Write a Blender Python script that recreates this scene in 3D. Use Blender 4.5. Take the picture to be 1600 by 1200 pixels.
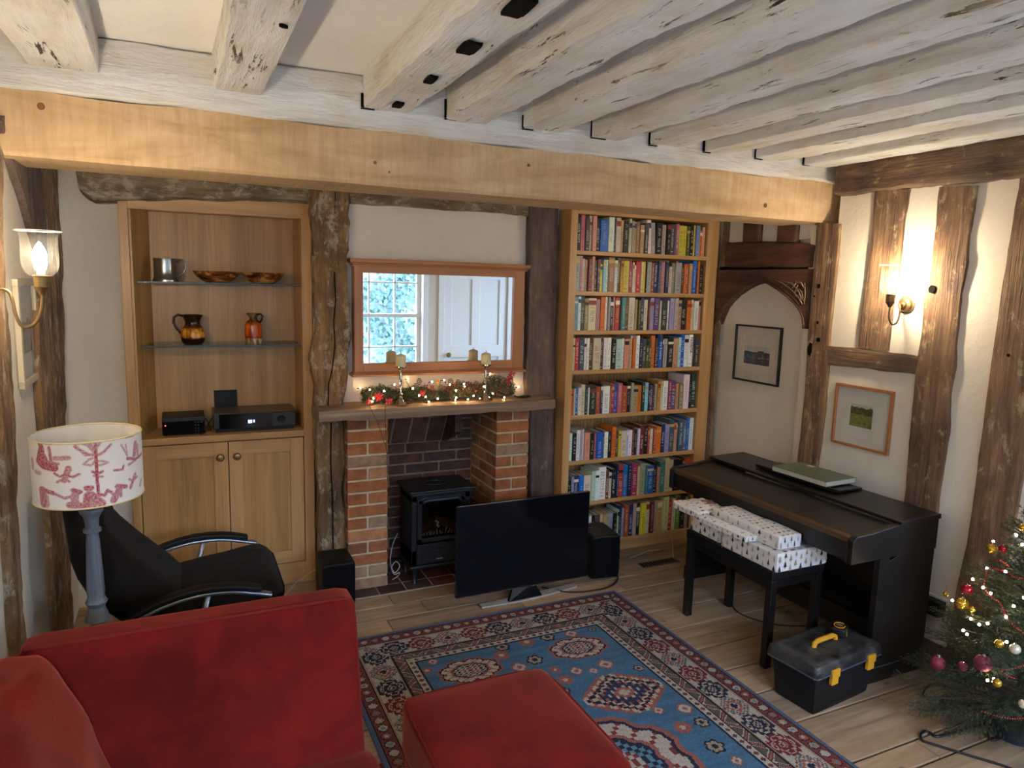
import bpy, math, random
from mathutils import Vector, Matrix, noise as mn
for o in list(bpy.data.objects): bpy.data.objects.remove(o, do_unlink=True)
SC = bpy.context.scene
COL = SC.collection
V = Vector
random.seed(7)
PI = math.pi

# ---------------------------------------------------------------- camera
FPX, YAW, PITCH, ROLL, EYE = 1109.0, 0.43976, 0.14133, -0.02673, 1.65
def _basis():
    cy, sy = math.cos(YAW), math.sin(YAW)
    f = V((sy*math.cos(PITCH), cy*math.cos(PITCH), -math.sin(PITCH)))
    rt = V((cy, -sy, 0)); dn = f.cross(rt)
    r2 = math.cos(ROLL)*rt + math.sin(ROLL)*dn
    d2 = -math.sin(ROLL)*rt + math.cos(ROLL)*dn
    return r2, d2, f
RT, DN, FW = _basis()
CAMP = V((0, 0, EYE))
cam = bpy.data.cameras.new('camera'); camo = bpy.data.objects.new('camera', cam); COL.objects.link(camo)
cam.sensor_width = 36; cam.lens = 36*FPX/1600; cam.clip_start = .02
m = Matrix.Identity(4)
for i in range(3):
    m[i][0] = RT[i]; m[i][1] = -DN[i]; m[i][2] = -FW[i]; m[i][3] = CAMP[i]
camo.matrix_world = m
SC.camera = camo
def _ray(x, y): return RT*((x-800)/FPX) + DN*((y-600)/FPX) + FW
# survey helpers: where the sight line of a measured point meets a real plane of the room
def wz(x, y, z=0.0): d = _ray(x, y); return CAMP + d*((z-EYE)/d.z)
def wy(x, y, Y): d = _ray(x, y); return CAMP + d*(Y/d.y)
def wx(x, y, X): d = _ray(x, y); return CAMP + d*(X/d.x)

# ---------------------------------------------------------------- world, daylight, exposure
W = bpy.data.worlds.new('sky'); SC.world = W; W.use_nodes = True
W.node_tree.nodes['Background'].inputs[0].default_value = (.50, .70, 1.0, 1)
W.node_tree.nodes['Background'].inputs[1].default_value = 3.5
SC.view_settings.view_transform = 'Standard'; SC.view_settings.look = 'None'
SC.view_settings.gamma = 1; SC.view_settings.exposure = 1.35
def area(name, loc, target, sx, sy, power, col):
    l = bpy.data.lights.new(name, 'AREA'); l.shape = 'RECTANGLE'; l.size = sx; l.size_y = sy; l.energy = power; l.color = col
    o = bpy.data.objects.new(name, l); COL.objects.link(o); o.location = loc
    o.rotation_euler = (V(target)-V(loc)).to_track_quat('-Z', 'Y').to_euler(); return o
area('overcast_sky_over_garden', (1.6, -4.6, 4.2), (1.6, -0.6, 1.2), 7.0, 3.4, 1500, (.50, .68, 1.0))
area('overcast_sky_over_yard', (8.2, -.1, 3.6), (4.6, -.1, 1.2), 5.0, 3.0, 520, (.50, .68, 1.0))  # added lamp outside the unseen right window, brightens door and front right
for k, (x0, x1) in enumerate(((1.46, 2.76), (-.35, .95))):
    p = area('window_portal', ((x0+x1)/2, -1.24, 1.22), ((x0+x1)/2, 0, 1.22), x1-x0, 1.6, 1, (1, 1, 1))
    p.data.cycles.is_portal = True

p = area('window_portal', (4.64, -.1, 1.22), (0, -.1, 1.22), 1.3, 1.6, 1, (1, 1, 1)); p.data.cycles.is_portal = True

# ---------------------------------------------------------------- mesh helpers
def s2l(v): return v/12.92 if v <= .04045 else ((v+.055)/1.055)**2.4
def C(h, k=1.0):
    if isinstance(h, str):
        h = h.lstrip('#'); h = [int(h[i:i+2], 16) for i in (0, 2, 4)]
    return tuple(s2l(v/255.0)*k for v in h)+(1.0,)
class MB:
    def __init__(s): s.v = []; s.f = []; s.c = []; s.uv = None
    def add(s, vs, fs, col=None):
        n = len(s.v); s.v += [V(p) for p in vs]
        for f in fs: s.f.append([i+n for i in f]); s.c.append(col)
        return s
    def box(s, x0, x1, y0, y1, z0, z1, col=None):
        vs = [(x, y, z) for z in (z0, z1) for y in (y0, y1) for x in (x0, x1)]
        return s.add(vs, [(0, 2, 3, 1), (4, 5, 7, 6), (0, 1, 5, 4), (2, 6, 7, 3), (0, 4, 6, 2), (1, 3, 7, 5)], col)
    def obox(s, o, a, b, c, col=None):   # box from a corner and three edge vectors
        o, a, b, c = V(o), V(a), V(b), V(c)
        vs = [o, o+a, o+b, o+a+b, o+c, o+a+c, o+b+c, o+a+b+c]
        fl = [(0, 2, 3, 1), (4, 5, 7, 6), (0, 1, 5, 4), (2, 6, 7, 3), (0, 4, 6, 2), (1, 3, 7, 5)]
        if a.cross(b).dot(c) < 0: fl = [f[::-1] for f in fl]
        return s.add(vs, fl, col)
    def prism(s, pts, d, col=None):      # polygon (3d points) extruded along d
        pts = [V(p) for p in pts]; d = V(d); n = len(pts)
        nrm = V((0, 0, 0))
        for i in range(n): nrm += pts[i].cross(pts[(i+1) % n])
        if nrm.dot(d) > 0: pts = pts[::-1]
        vs = pts + [p+d for p in pts]
        fs = [tuple(range(n)), tuple(range(2*n-1, n-1, -1))] + [(i, i+n, (i+1) % n+n, (i+1) % n) for i in range(n)]
        return s.add(vs, [f for f in fs], col)
    def tube(s, path, r, n=8, col=None, cap=True):
        path = [V(p) for p in path]; m_ = len(path)
        rs = r if isinstance(r, (list, tuple)) else [r]*m_
        up = V((0, 0, 1)); vs = []; fs = []
        t0 = (path[1]-path[0]).normalized()
        a = t0.orthogonal().normalized()
        for i, p in enumerate(path):
            t = (path[min(i+1, m_-1)]-path[max(i-1, 0)])
            if t.length < 1e-9: t = t0
            t = t.normalized(); a = (a - t*a.dot(t))
            a = a.normalized() if a.length > 1e-6 else t.orthogonal().normalized()
            b = t.cross(a)
            for k in range(n):
                an = 2*PI*k/n; vs.append(p+(a*math.cos(an)+b*math.sin(an))*rs[i])
        for i in range(m_-1):
            for k in range(n):
                k2 = (k+1) % n; fs.append((i*n+k, i*n+k2, (i+1)*n+k2, (i+1)*n+k))
        if cap: fs += [tuple(range(n-1, -1, -1)), tuple(range((m_-1)*n, m_*n))]
        return s.add(vs, fs, col)
    def lathe(s, c, prof, n=28, col=None, axis=(0, 0, 1)):
        c = V(c); ax = V(axis).normalized(); a = ax.orthogonal().normalized(); b = ax.cross(a)
        vs = []; fs = []
        for r, h in prof:
            for k in range(n):
                an = 2*PI*k/n; vs.append(c+ax*h+(a*math.cos(an)+b*math.sin(an))*max(r, 1e-4))
        for i in range(len(prof)-1):
            for k in range(n):
                k2 = (k+1) % n; fs.append((i*n+k, i*n+k2, (i+1)*n+k2, (i+1)*n+k))
        return s.add(vs, fs, col)
    def ball(s, c, r, n=12, sc=(1, 1, 1), col=None):
        vs = []; fs = []
        for i in range(n//2+1):
            th = PI*i/(n//2)
            for k in range(n):
                an = 2*PI*k/n
                vs.append((c[0]+r*sc[0]*math.sin(th)*math.cos(an), c[1]+r*sc[1]*math.sin(th)*math.sin(an), c[2]-r*sc[2]*math.cos(th)))
        for i in range(n//2):
            for k in range(n):
                k2 = (k+1) % n; fs.append((i*n+k, i*n+k2, (i+1)*n+k2, (i+1)*n+k))
        return s.add(vs, fs, col)
    def rounded(s, fn, n=10, r=.35, col=None):   # rounded cube in [-1,1]^3 pushed through fn
        idx = {}; vs = []; fs = []
        def vert(p):
            k = (round(p[0], 5), round(p[1], 5), round(p[2], 5))
            if k not in idx:
                rr = r if isinstance(r, tuple) else (r, r, r)
                q = V([max(-(1-rr[i]), min(1-rr[i], p[i])) for i in range(3)])
                d = V([(p[i]-q[i])/rr[i] for i in range(3)])
                if d.length > 1e-9: d.normalize()
                pp = V([q[i]+d[i]*rr[i] for i in range(3)])
                idx[k] = len(vs); vs.append(V(fn(pp.x, pp.y, pp.z)))
            return idx[k]
        g = [math.sin(PI/2*(-1+2*i/n))*.35+(-1+2*i/n)*.65 for i in range(n+1)]
        for ax in range(3):
            for sg in (-1, 1):
                for i in range(n):
                    for j in range(n):
                        q = []
                        for (a_, b_) in ((g[i], g[j]), (g[i+1], g[j]), (g[i+1], g[j+1]), (g[i], g[j+1])):
                            p = [0, 0, 0]; p[ax] = sg; p[(ax+1) % 3] = a_; p[(ax+2) % 3] = b_; q.append(vert(p))
                        fs.append(tuple(q) if sg > 0 else tuple(q[::-1]))
        return s.add(vs, fs, col)
OFF = {}
def build(name, mb, mat, parent=None, smooth=False, bev=0, seg=2, angle=35, local=False, solid=0):
    off = OFF.get(parent.name, V((0, 0, 0))) if parent and not local else V((0, 0, 0))
    me = bpy.data.meshes.new(name)
    me.from_pydata([tuple(v-off) for v in mb.v], [], mb.f); me.update()
    if any(c is not None for c in mb.c):
        at = me.color_attributes.new('Col', 'FLOAT_COLOR', 'CORNER'); li = 0
        for p in me.polygons:
            c = mb.c[p.index] or (.8, .8, .8, 1)
            for l in p.loop_indices: at.data[l].color = c
    mats = mat if isinstance(mat, (list, tuple)) else [mat]
    for q in mats: me.materials.append(q)
    o = bpy.data.objects.new(name, me); COL.objects.link(o)
    if parent: o.parent = parent; OFF[o.name] = off
    else: OFF[o.name] = V((0, 0, 0))
    if smooth:
        for p in me.polygons: p.use_smooth = True
        if smooth == 'auto':
            try: me.set_sharp_from_angle(angle=math.radians(angle))
            except Exception: pass
    if bev:
        b = o.modifiers.new('bevel', 'BEVEL'); b.width = bev; b.segments = seg; b.limit_method = 'ANGLE'; b.angle_limit = math.radians(40)
    if solid:
        b = o.modifiers.new('solid', 'SOLIDIFY'); b.thickness = solid; b.offset = 0
    return o
def multi(name, boxes, mat, parent, **k):
    r = []
    for b in boxes:
        m_ = MB(); m_.box(*b); r.append(build(name, m_, mat, parent, **k))
    return r
def fixn(o):
    import bmesh
    bm = bmesh.new(); bm.from_mesh(o.data); bmesh.ops.recalc_face_normals(bm, faces=bm.faces); bm.to_mesh(o.data); bm.free(); return o
def tag(o, label, cat, group=None, kind=None):
    if label: o['label'] = label
    if cat: o['category'] = cat
    if group: o['group'] = group
    if kind: o['kind'] = kind
    return o
def thing(name, label, cat, loc, rz=0, group=None):
    o = bpy.data.objects.new(name, None); COL.objects.link(o); o.empty_display_size = .05
    o.location = loc; o.rotation_euler = (0, 0, rz); OFF[o.name] = V(loc)
    return tag(o, label, cat, group)
def struct(name, mb, mat, **k):
    o = build(name, mb, mat, **k); o['kind'] = 'structure'; return o
def lbl(o, t): o['label'] = t; return o
def copy_tree(o, parent=None):
    c = o.copy(); COL.objects.link(c); c.parent = parent; OFF[c.name] = OFF.get(o.name, V((0, 0, 0)))
    for ch in list(o.children): copy_tree(ch, c)
    return c

# ---------------------------------------------------------------- materials
class NT:
    def __init__(s, name):
        s.m = bpy.data.materials.new(name); s.m.use_nodes = True; s.t = s.m.node_tree; s.n = s.t.nodes
        s.b = s.n['Principled BSDF']; s.out = s.n['Material Output']
    def N(s, ty, props=None, **ins):
        n = s.n.new(ty)
        for k, v in (props or {}).items(): setattr(n, k, v)
        for k, v in ins.items(): s.set(n.inputs[int(k[1:])] if k[0] == '_' else n.inputs[k], v)
        return n
    def set(s, i, v):
        if isinstance(v, bpy.types.NodeSocket): s.t.links.new(v, i)
        elif isinstance(v, bpy.types.Node): s.t.links.new(v.outputs[0], i)
        else: i.default_value = v
    def ramp(s, fac, stops, mode='LINEAR'):
        n = s.n.new('ShaderNodeValToRGB'); s.set(n.inputs[0], fac); r = n.color_ramp; r.interpolation = mode
        while len(r.elements) < len(stops): r.elements.new(.5)
        for e, (p, c) in zip(r.elements, stops): e.position = p; e.color = c if len(c) == 4 else (*c, 1)
        return n
    def obj(s, sc=(1, 1, 1), loc=(0, 0, 0)):
        t = s.N('ShaderNodeTexCoord'); mp = s.N('ShaderNodeMapping'); s.t.links.new(t.outputs['Object'], mp.inputs[0])
        mp.inputs['Scale'].default_value = sc; mp.inputs['Location'].default_value = loc; return mp
    def noise(s, vec, scale, detail=4, rough=.55, dist=0):
        return s.N('ShaderNodeTexNoise', Vector=vec.outputs[0], Scale=scale, Detail=detail, Roughness=rough, Distortion=dist)
    def mix(s, fac, a, b, mode='MIX'):
        n = s.N('ShaderNodeMix', {'data_type': 'RGBA', 'blend_type': mode}); s.set(n.inputs[0], fac); s.set(n.inputs[6], a); s.set(n.inputs[7], b)
        return n.outputs[2]
    def math(s, op, a, b=0):
        return s.N('ShaderNodeMath', {'operation': op}, _0=a, _1=b).outputs[0]
    def bump(s, h, strength=.3, dist=.01):
        n = s.N('ShaderNodeBump', Height=h, Strength=strength, Distance=dist); s.set(s.b.inputs['Normal'], n.outputs[0]); return n
    def base(s, c, rough=.6, metal=0, spec=None):
        s.set(s.b.inputs['Base Color'], c); s.set(s.b.inputs['Roughness'], rough); s.b.inputs['Metallic'].default_value = metal
        if spec is not None: s.b.inputs['Specular IOR Level'].default_value = spec
        return s
def plain(name, col, rough=.6, metal=0, spec=None, var=.06, sc=30, bump=0):
    t = NT(name); mp = t.obj(); n = t.noise(mp, sc, 3)
    c = C(col) if isinstance(col, str) else col
    r = t.ramp(n, [(.3, tuple(v*(1-var) for v in c[:3])), (.7, tuple(min(1, v*(1+var)) for v in c[:3]))])
    t.base(r.outputs[0], rough, metal, spec)
    if bump: t.bump(n, bump, .002)
    return t.m
def wood(name, cols, axis='x', sc=1.0, rough=.5, bump=.15, fine=.35, knots=False):
    t = NT(name); e = {'x': (.06, 1, 1), 'y': (1, .06, 1), 'z': (1, 1, .06)}[axis]
    mp = t.obj(tuple(v*sc for v in e)); n1 = t.noise(mp, 14, 6, .6, .6)
    mp2 = t.obj(tuple(v*sc for v in ({'x': (.02, 1, 1), 'y': (1, .02, 1), 'z': (1, 1, .02)}[axis]))); n2 = t.noise(mp2, 120, 3, .7)
    r = t.ramp(n1, [(.3, C(cols[0])), (.5, C(cols[1])), (.7, C(cols[2]))])
    f = t.ramp(n2, [(.35, (1-fine,)*3), (.6, (1, 1, 1))])
    c = t.mix(1, r.outputs[0], f.outputs[0], 'MULTIPLY')
    t.base(c, rough); t.bump(n2, bump, .003); return t.m
def sawn_oak():
    t = NT('sawn green oak beam'); n1 = t.noise(t.obj((.25, 1, 1)), 9, 6, .6, .8); n2 = t.noise(t.obj((1, .05, .12)), 46, 4, .7); n3 = t.noise(t.obj((1, .1, .1)), 5, 3)
    r = t.ramp(n1, [(.3, C('ab8a60')), (.5, C('bf9f78')), (.7, C('ccae8a'))]); s = t.ramp(n2, [(.35, (.88, .86, .84)), (.6, (1.03, 1.03, 1.03))]); q = t.ramp(n3, [(.3, (.88, .86, .84)), (.5, (1.02, 1.02, 1.02))])
    t.base(t.mix(1, t.mix(1, r.outputs[0], s.outputs[0], 'MULTIPLY'), q.outputs[0], 'MULTIPLY'), .7, 0, .3); t.bump(n2, .2, .004); return t.m
def timber_mat(name, cols, axis, patch=None, pamt=.5, rough=.85, bump=.8, dark='2a1c12'):
    t = NT(name); e = {'x': (.12, 1, 1), 'y': (1, .12, 1), 'z': (1, 1, .12)}[axis]
    mp = t.obj(e); n1 = t.noise(mp, 22, 8, .65, .4); mpb = t.obj(); n0 = t.noise(mpb, 5, 5, .6)
    r = t.ramp(n1, [(.28, C(cols[0])), (.5, C(cols[1])), (.72, C(cols[2]))])
    g = t.ramp(n0, [(.32, (.55, .52, .50)), (.5, (.95, .94, .92)), (.68, (1.14, 1.12, 1.08))])
    c = t.mix(1, r.outputs[0], g.outputs[0], 'MULTIPLY')
    e3 = {'x': (.03, 1, 1), 'y': (1, .03, 1), 'z': (1, 1, .03)}[axis]
    n3 = t.noise(t.obj(e3), 55, 4, .7, .2); cr = t.ramp(n3, [(.28, (1, 1, 1)), (.36, (0, 0, 0))])
    c = t.mix(cr.outputs[0], c, C(dark))
    if patch:
        n4 = t.noise(t.obj(tuple(.5+.5*v for v in e)), 17, 8, .75, .3)
        pr = t.ramp(n4, [(.62-pamt*.2, (0, 0, 0)), (.72-pamt*.2, (1, 1, 1))])
        c = t.mix(t.math('MULTIPLY', pr.outputs[0], .8), c, C(patch))
    t.base(c, rough)
    h = t.math('ADD', n1.outputs[0], t.math('MULTIPLY', n3.outputs[0], 1.0)); t.bump(h, bump, .012); return t.m
def attr(name, rough=.6, spec=.4, bump=0, sc=200):
    t = NT(name); a = t.N('ShaderNodeVertexColor'); a.layer_name = 'Col'; t.base(a.outputs[0], rough, 0, spec)
    if bump: t.bump(t.noise(t.obj(), sc, 2), bump, .002)
    return t.m
def emit(name, col, st):
    t = NT(name); t.base((.9, .8, .6, 1), .3); t.b.inputs['Emission Color'].default_value = col; t.b.inputs['Emission Strength'].default_value = st; return t.m
def thin_glass(name, tint=(1, 1, 1, 1), gl=.08, rough=.02):
    t = NT(name); tr = t.N('ShaderNodeBsdfTransparent', Color=tint); g = t.N('ShaderNodeBsdfGlossy', Roughness=rough)
    fr = t.N('ShaderNodeLayerWeight'); f = t.math('ADD', t.math('MULTIPLY', t.math('POWER', fr.outputs['Facing'], 4.0), .6), gl)
    mx = t.N('ShaderNodeMixShader', _0=f, _1=tr, _2=g); t.t.links.new(mx.outputs[0], t.out.inputs[0]); return t.m

def plaster(name, col, b=.25):
    t = NT(name); mp = t.obj(); n = t.noise(mp, 3.0, 6, .6); n2 = t.noise(mp, 26, 5, .6); c = C(col)
    r = t.ramp(n, [(.3, tuple(v*.94 for v in c[:3])), (.7, tuple(min(1, v*1.03) for v in c[:3]))])
    t.base(r.outputs[0], .9, 0, .2); t.bump(t.math('ADD', t.math('MULTIPLY', n.outputs[0], 2.5), n2.outputs[0]), b, .012); return t.m
MPLAST = plaster('cream plaster', 'd9cdba')
MPLASTB = plaster('cream plaster back', 'd6cabb')
MCEIL = plaster('white ceiling plaster', 'eee9e2', .2)
MGARD = plaster('garden render', 'c2cdd4')
def paintwood(name, axis, amt=.5):
    t = NT(name); e = {'x': (.2, 1, 1), 'y': (1, .2, 1)}[axis]; e3 = {'x': (.12, 1, 1), 'y': (1, .12, 1)}[axis]
    n1 = t.noise(t.obj(e), 9, 8, .65, .3); n0 = t.noise(t.obj(), 4, 4); n4 = t.noise(t.obj(e3), 34, 8, .72, .5); n5 = t.noise(t.obj(), 2.2, 3)
    r = t.ramp(n1, [(.3, C('d2c9bd')), (.48, C('e6e0d9')), (.7, C('f2efec'))])
    pk = t.ramp(n4, [(.63-amt*.06, (0, 0, 0)), (.66-amt*.06, (1, 1, 1))])
    gate = t.ramp(n5, [(.40, (0, 0, 0)), (.52, (1, 1, 1))])
    c = t.mix(t.math('MULTIPLY', pk.outputs[0], gate.outputs[0]), r.outputs[0], C('4a3828'))
    pt = t.ramp(n0, [(.52, (0, 0, 0)), (.66, (1, 1, 1))]); c = t.mix(t.math('MULTIPLY', pt.outputs[0], .35), c, C('c9b48a'))
    t.base(c, .75, 0, .3); t.bump(t.math('ADD', t.math('MULTIPLY', n1.outputs[0], 2), t.math('MULTIPLY', n4.outputs[0], 1.2)), .8, .02); return t.m
MJOIST = paintwood('flaking white painted joist', 'y', .6)
MWBEAM = paintwood('white painted wall plate', 'x', -.6)
MOAKB = sawn_oak()
MOAKX = wood('oak cabinet rail', ('aa7c48', 'ba8c56', 'c69a64'), 'x', 1.2, .42, .06, .12)
MOAKZ = wood('oak cabinet stile', ('aa7c48', 'ba8c56', 'c69a64'), 'z', 1.2, .42, .06, .12)
MOAKV = wood('oak veneer panel', ('9c723c', 'b2844a', 'c4965c'), 'z', 1.0, .42, .05, .18)
MMIRX = wood('mirror frame oak', ('9a5f33', 'a96c3c', 'b87a48'), 'x', 1.2, .35, .05, .12)
MMIRZ = wood('mirror frame oak upright', ('9a5f33', 'a96c3c', 'b87a48'), 'z', 1.2, .35, .05, .12)
MTZ = timber_mat('old brown timber upright', ('50392a', '765840', '987654'), 'z', 'b09a78', .3)
MTY = timber_mat('old brown timber level', ('46342a', '664e3a', '866a50'), 'y', 'a08a68', .22)
MTD = timber_mat('dark red-brown carved oak', ('38221a', '553426', '6e4836'), 'y', None, .3, .55, .4, '160c08')
MTR = timber_mat('rough weathered timber upright', ('59422c', '7c5d3c', '9c7a52'), 'z', 'b0a28c', .5, .9, 1.2)
MTRX = timber_mat('rough weathered timber level', ('5a4a38', '857058', 'a8967c'), 'x', 'b4a890', .6, .9, 1.2)
MTG = timber_mat('grey brown timber upright', ('48392f', '66524a', '80695c'), 'z', '8a7a6c', .2, .85, .7)
MMAN = wood('mantel beam oak', ('6f5543', '8a6f5a', 'a38a72'), 'x', 1.0, .75, .35, .3)
MBLACKH = plain('dark hollow', '0d0907', .95, 0, .1)
# ---------------------------------------------------------------- floor of old pine boards
def floor_mat():
    t = NT('worn pine floorboard'); g = t.N('ShaderNodeNewGeometry'); rnd = g.outputs['Random Per Island']
    tc = t.N('ShaderNodeTexCoord'); cmb = t.N('ShaderNodeCombineXYZ', _0=t.math('MULTIPLY', rnd, 30), _1=t.math('MULTIPLY', rnd, 17))
    ad = t.N('ShaderNodeVectorMath', {'operation': 'ADD'}, _0=tc.outputs['Object'], _1=cmb)
    mp = t.N('ShaderNodeMapping', Vector=ad); mp.inputs['Scale'].default_value = (.08, 1, 1)
    n1 = t.noise(mp, 30, 6, .62, .5)
    r = t.ramp(n1, [(.28, C('826a52')), (.5, C('9c8064')), (.72, C('b29678'))])
    tint = t.ramp(rnd, [(0, (.72, .72, .74)), (.5, (.95, .93, .9)), (1, (1.12, 1.06, .98))])
    c = t.mix(1, r.outputs[0], tint.outputs[0], 'MULTIPLY')
    mk = t.N('ShaderNodeMapping', Vector=ad); mk.inputs['Scale'].default_value = (6.5, 12, 1)
    vo = t.N('ShaderNodeTexVoronoi', Vector=mk, Scale=1.0, Randomness=1.0)
    kn = t.ramp(vo.outputs['Distance'], [(.06, (1, 1, 1)), (.17, (0, 0, 0))])
    pick = t.ramp(t.N('ShaderNodeSeparateColor', Color=vo.outputs['Color']).outputs[0], [(.55, (0, 0, 0)), (.6, (1, 1, 1))])
    c = t.mix(t.math('MULTIPLY', t.math('MULTIPLY', kn.outputs[0], pick.outputs[0]), .8), c, C('4d3220'))
    n0 = t.noise(t.obj(), 2.5, 5); st = t.ramp(n0, [(.35, (.78, .77, .76)), (.6, (1, 1, 1))]); c = t.mix(1, c, st.outputs[0], 'MULTIPLY')
    t.base(c, .5, 0, .35); t.bump(n1, .25, .004); return t.m
mb = MB(); rs = random.Random(3)
ys = [1.45, 1.558, 1.812, 2.02, 2.21, 2.40, 2.60, 2.79, 2.92, 3.06, 3.22, 3.36, 3.50, 3.64, 3.8, 4.0, 4.2, 4.4]
y = 1.45
while y > -1.4: y -= rs.choice((.17, .2, .22)); ys.insert(0, y)
for a, b in zip(ys[:-1], ys[1:]):
    x = -.9 + rs.random()*.6
    x0 = -.9
    while x0 < 4.7:
        if b > 3.6 or b < 3.05: L = rs.uniform(1.3, 2.6)
        else: L = rs.uniform(.35, .9)
        x1 = x0 + L
        mb.box(x0+.0016, x1-.0016, a+.0055, b-.0055, -.02, 0); x0 = x1
mb2 = MB(); mb2.box(-.9, 4.9, -1.6, 4.5, -.08, -.012)
fl = struct('floor', mb, floor_mat(), bev=.0015, seg=1)
sf = struct('floor_bed', mb2, MBLACKH, parent=fl); 

# ---------------------------------------------------------------- walls and ceiling
XL, XR = -.5, 3.105
mb = MB(); mb.box(-.8, XL, -1.2, 4.4, 0, 2.5); struct('wall_left', mb, MPLAST)
mb = MB()
mb.box(-.5, -.235, 3.9, 4.4, 0, 2.16)                 # plaster beside the cabinet
mb.box(-.5, 3.2, 4.2, 4.4, 0, 2.16)                   # back of the recesses
mb.box(.635, 2.03, 3.72, 3.82, .96, 2.16)               # chimney breast above the mantel
mb.box(.66, .745, 3.725, 4.2, 0, .96)                  # left cheek behind the post
mb.box(-.235, .635, 3.86, 4.2, 2.07, 2.16)
mb.box(2.03, 3.16, 3.84, 4.2, 0, 2.16)
struct('wall_back', mb, MPLASTB)
mb = MB()
mb.box(XR, 3.45, 1.5, 2.69, 0, 2.4); mb.box(XR, 3.45, 2.69, 2.86, 0, 2.0); mb.box(3.25, 3.45, 2.69, 3.2, 2.0, 2.4); mb.box(3.16, 3.45, 2.86, 3.95, 0, 2.16); mb.box(3.125, 3.16, 2.86, 3.6, 1.93, 2.16)
mb.box(3.45, 4.6, 1.5, 1.7, 0, 2.4); [mb.box(4.6, 4.8, a_, b_, c_, d_) for a_, b_, c_, d_ in ((-1.2, -.75, 0, 2.4), (.55, 1.7, 0, 2.4), (-.75, .55, 0, .42), (-.75, .55, 2.02, 2.4))]
struct('wall_right', mb, MPLAST)
mb = MB(); mb.box(-.8, 4.8, -1.5, 2.9, 2.40, 2.52); mb.box(-.8, 3.45, 2.9, 4.4, 2.145, 2.52); struct('ceiling', mb, MCEIL)
# front wall, behind the viewpoint, with two sash windows and a panelled door (seen in the mirror)
mb = MB(); WZ0, WZ1 = .42, 2.02
DX0, DX1 = 3.04, 3.92
for a, b, c_, d in ((-.8, -.35, 0, 2.4), (-.35, .95, 0, WZ0), (-.35, .95, WZ1, 2.4), (.95, 1.46, 0, 2.4), (1.46, 2.76, 0, WZ0), (1.46, 2.76, WZ1, 2.4), (2.76, DX0, 0, 2.4), (DX0, DX1, 1.98, 2.4), (DX1, 4.8, 0, 2.4)):
    mb.box(a, b, -1.42, -1.2, c_, d)
struct('wall_front', mb, MPLAST)
MWHITE = plain('white gloss paint', 'e6e4de', .35, 0, .5, .02)
MPANE = thin_glass('window pane', (1, 1, 1, 1), .02)
def sash(n, x0, x1):
    mb = MB(); y0, y1 = -1.36, -1.30
    mb.box(x0, x0+.05, y0, y1, WZ0, WZ1); mb.box(x1-.05, x1, y0, y1, WZ0, WZ1); mb.box(x0, x1, y0, y1, WZ0, WZ0+.06); mb.box(x0, x1, y0, y1, WZ1-.05, WZ1)
    mb.box(x0, x1, y0-.01, y1+.01, 1.19, 1.235)
    for k in (1, 2, 3):
        xx = x0+(x1-x0)*k/4; mb.box(xx-.011, xx+.011, y0+.01, y1-.01, WZ0, WZ1)
    for z in (.82, 1.617): mb.box(x0, x1, y0+.01, y1-.01, z-.011, z+.011)
    mb.box(x0-.07, x0, -1.2, -1.185, WZ0-.07, WZ1+.07); mb.box(x1, x1+.07, -1.2, -1.185, WZ0-.07, WZ1+.07); mb.box(x0-.07, x1+.07, -1.2, -1.185, WZ1, WZ1+.07); mb.box(x0-.09, x1+.09, -1.3, -1.15, WZ0-.03, WZ0)
    f = struct('window_%d' % n, mb, MWHITE, bev=.004)
    p = MB(); p.box(x0+.05, x1-.05, -1.334, -1.330, WZ0+.06, WZ1-.05); build('pane', p, MPANE, f)
sash(1, 1.46, 2.76); sash(2, -.35, .95)
mb = MB(); xa, xb = 4.70, 4.76
for a, b in ((-.75, -.70), (.50, .55), (-.44, -.42), (-.11, -.09), (.22, .24)): mb.box(xa, xb, a, b, WZ0, WZ1)
for a, b in ((WZ0, .48), (1.97, WZ1), (1.19, 1.235), (.81, .83), (1.61, 1.63)): mb.box(xa+.002, xb-.002, -.75, .55, a, b)
f = struct('window_3', mb, MWHITE); p = MB(); p.box(4.73, 4.734, -.70, .50, .48, 1.97); build('pane', p, MPANE, f)  # unseen window, added so daylight reaches the door and the right side
mb = MB(); mb.box(DX0, DX1, -1.27, -1.235, 0, 1.98)
for a, b in ((DX0, DX0+.11), (3.425, 3.535), (DX1-.11, DX1)): mb.box(a, b, -1.235, -1.215, 0, 1.98)
for a, b in ((0, .2), (.68, .84), (1.68, 1.98)): mb.box(DX0, DX1, -1.235, -1.214, a, b)
d = struct('door_1', mb, MWHITE, bev=.004)
mb = MB(); mb.lathe((3.095, -1.214, .72), [(0, 0), (.012, 0), (.012, .03), (.028, .04), (.032, .06), (.02, .075), (0, .078)], 16, axis=(0, 1, 0))
build('door_handle', mb, plain('aged brass', '9a7a48', .35, .9), d, smooth='auto')
mb = MB()
for a, b in ((DX0-.08, DX0), (DX1, DX1+.08)): mb.box(a, b, -1.2, -1.18, 0, 2.06)
mb.box(DX0-.08, DX1+.08, -1.2, -1.18, 1.98, 2.06); struct('trim_1', mb, MWHITE, bev=.004)
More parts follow.
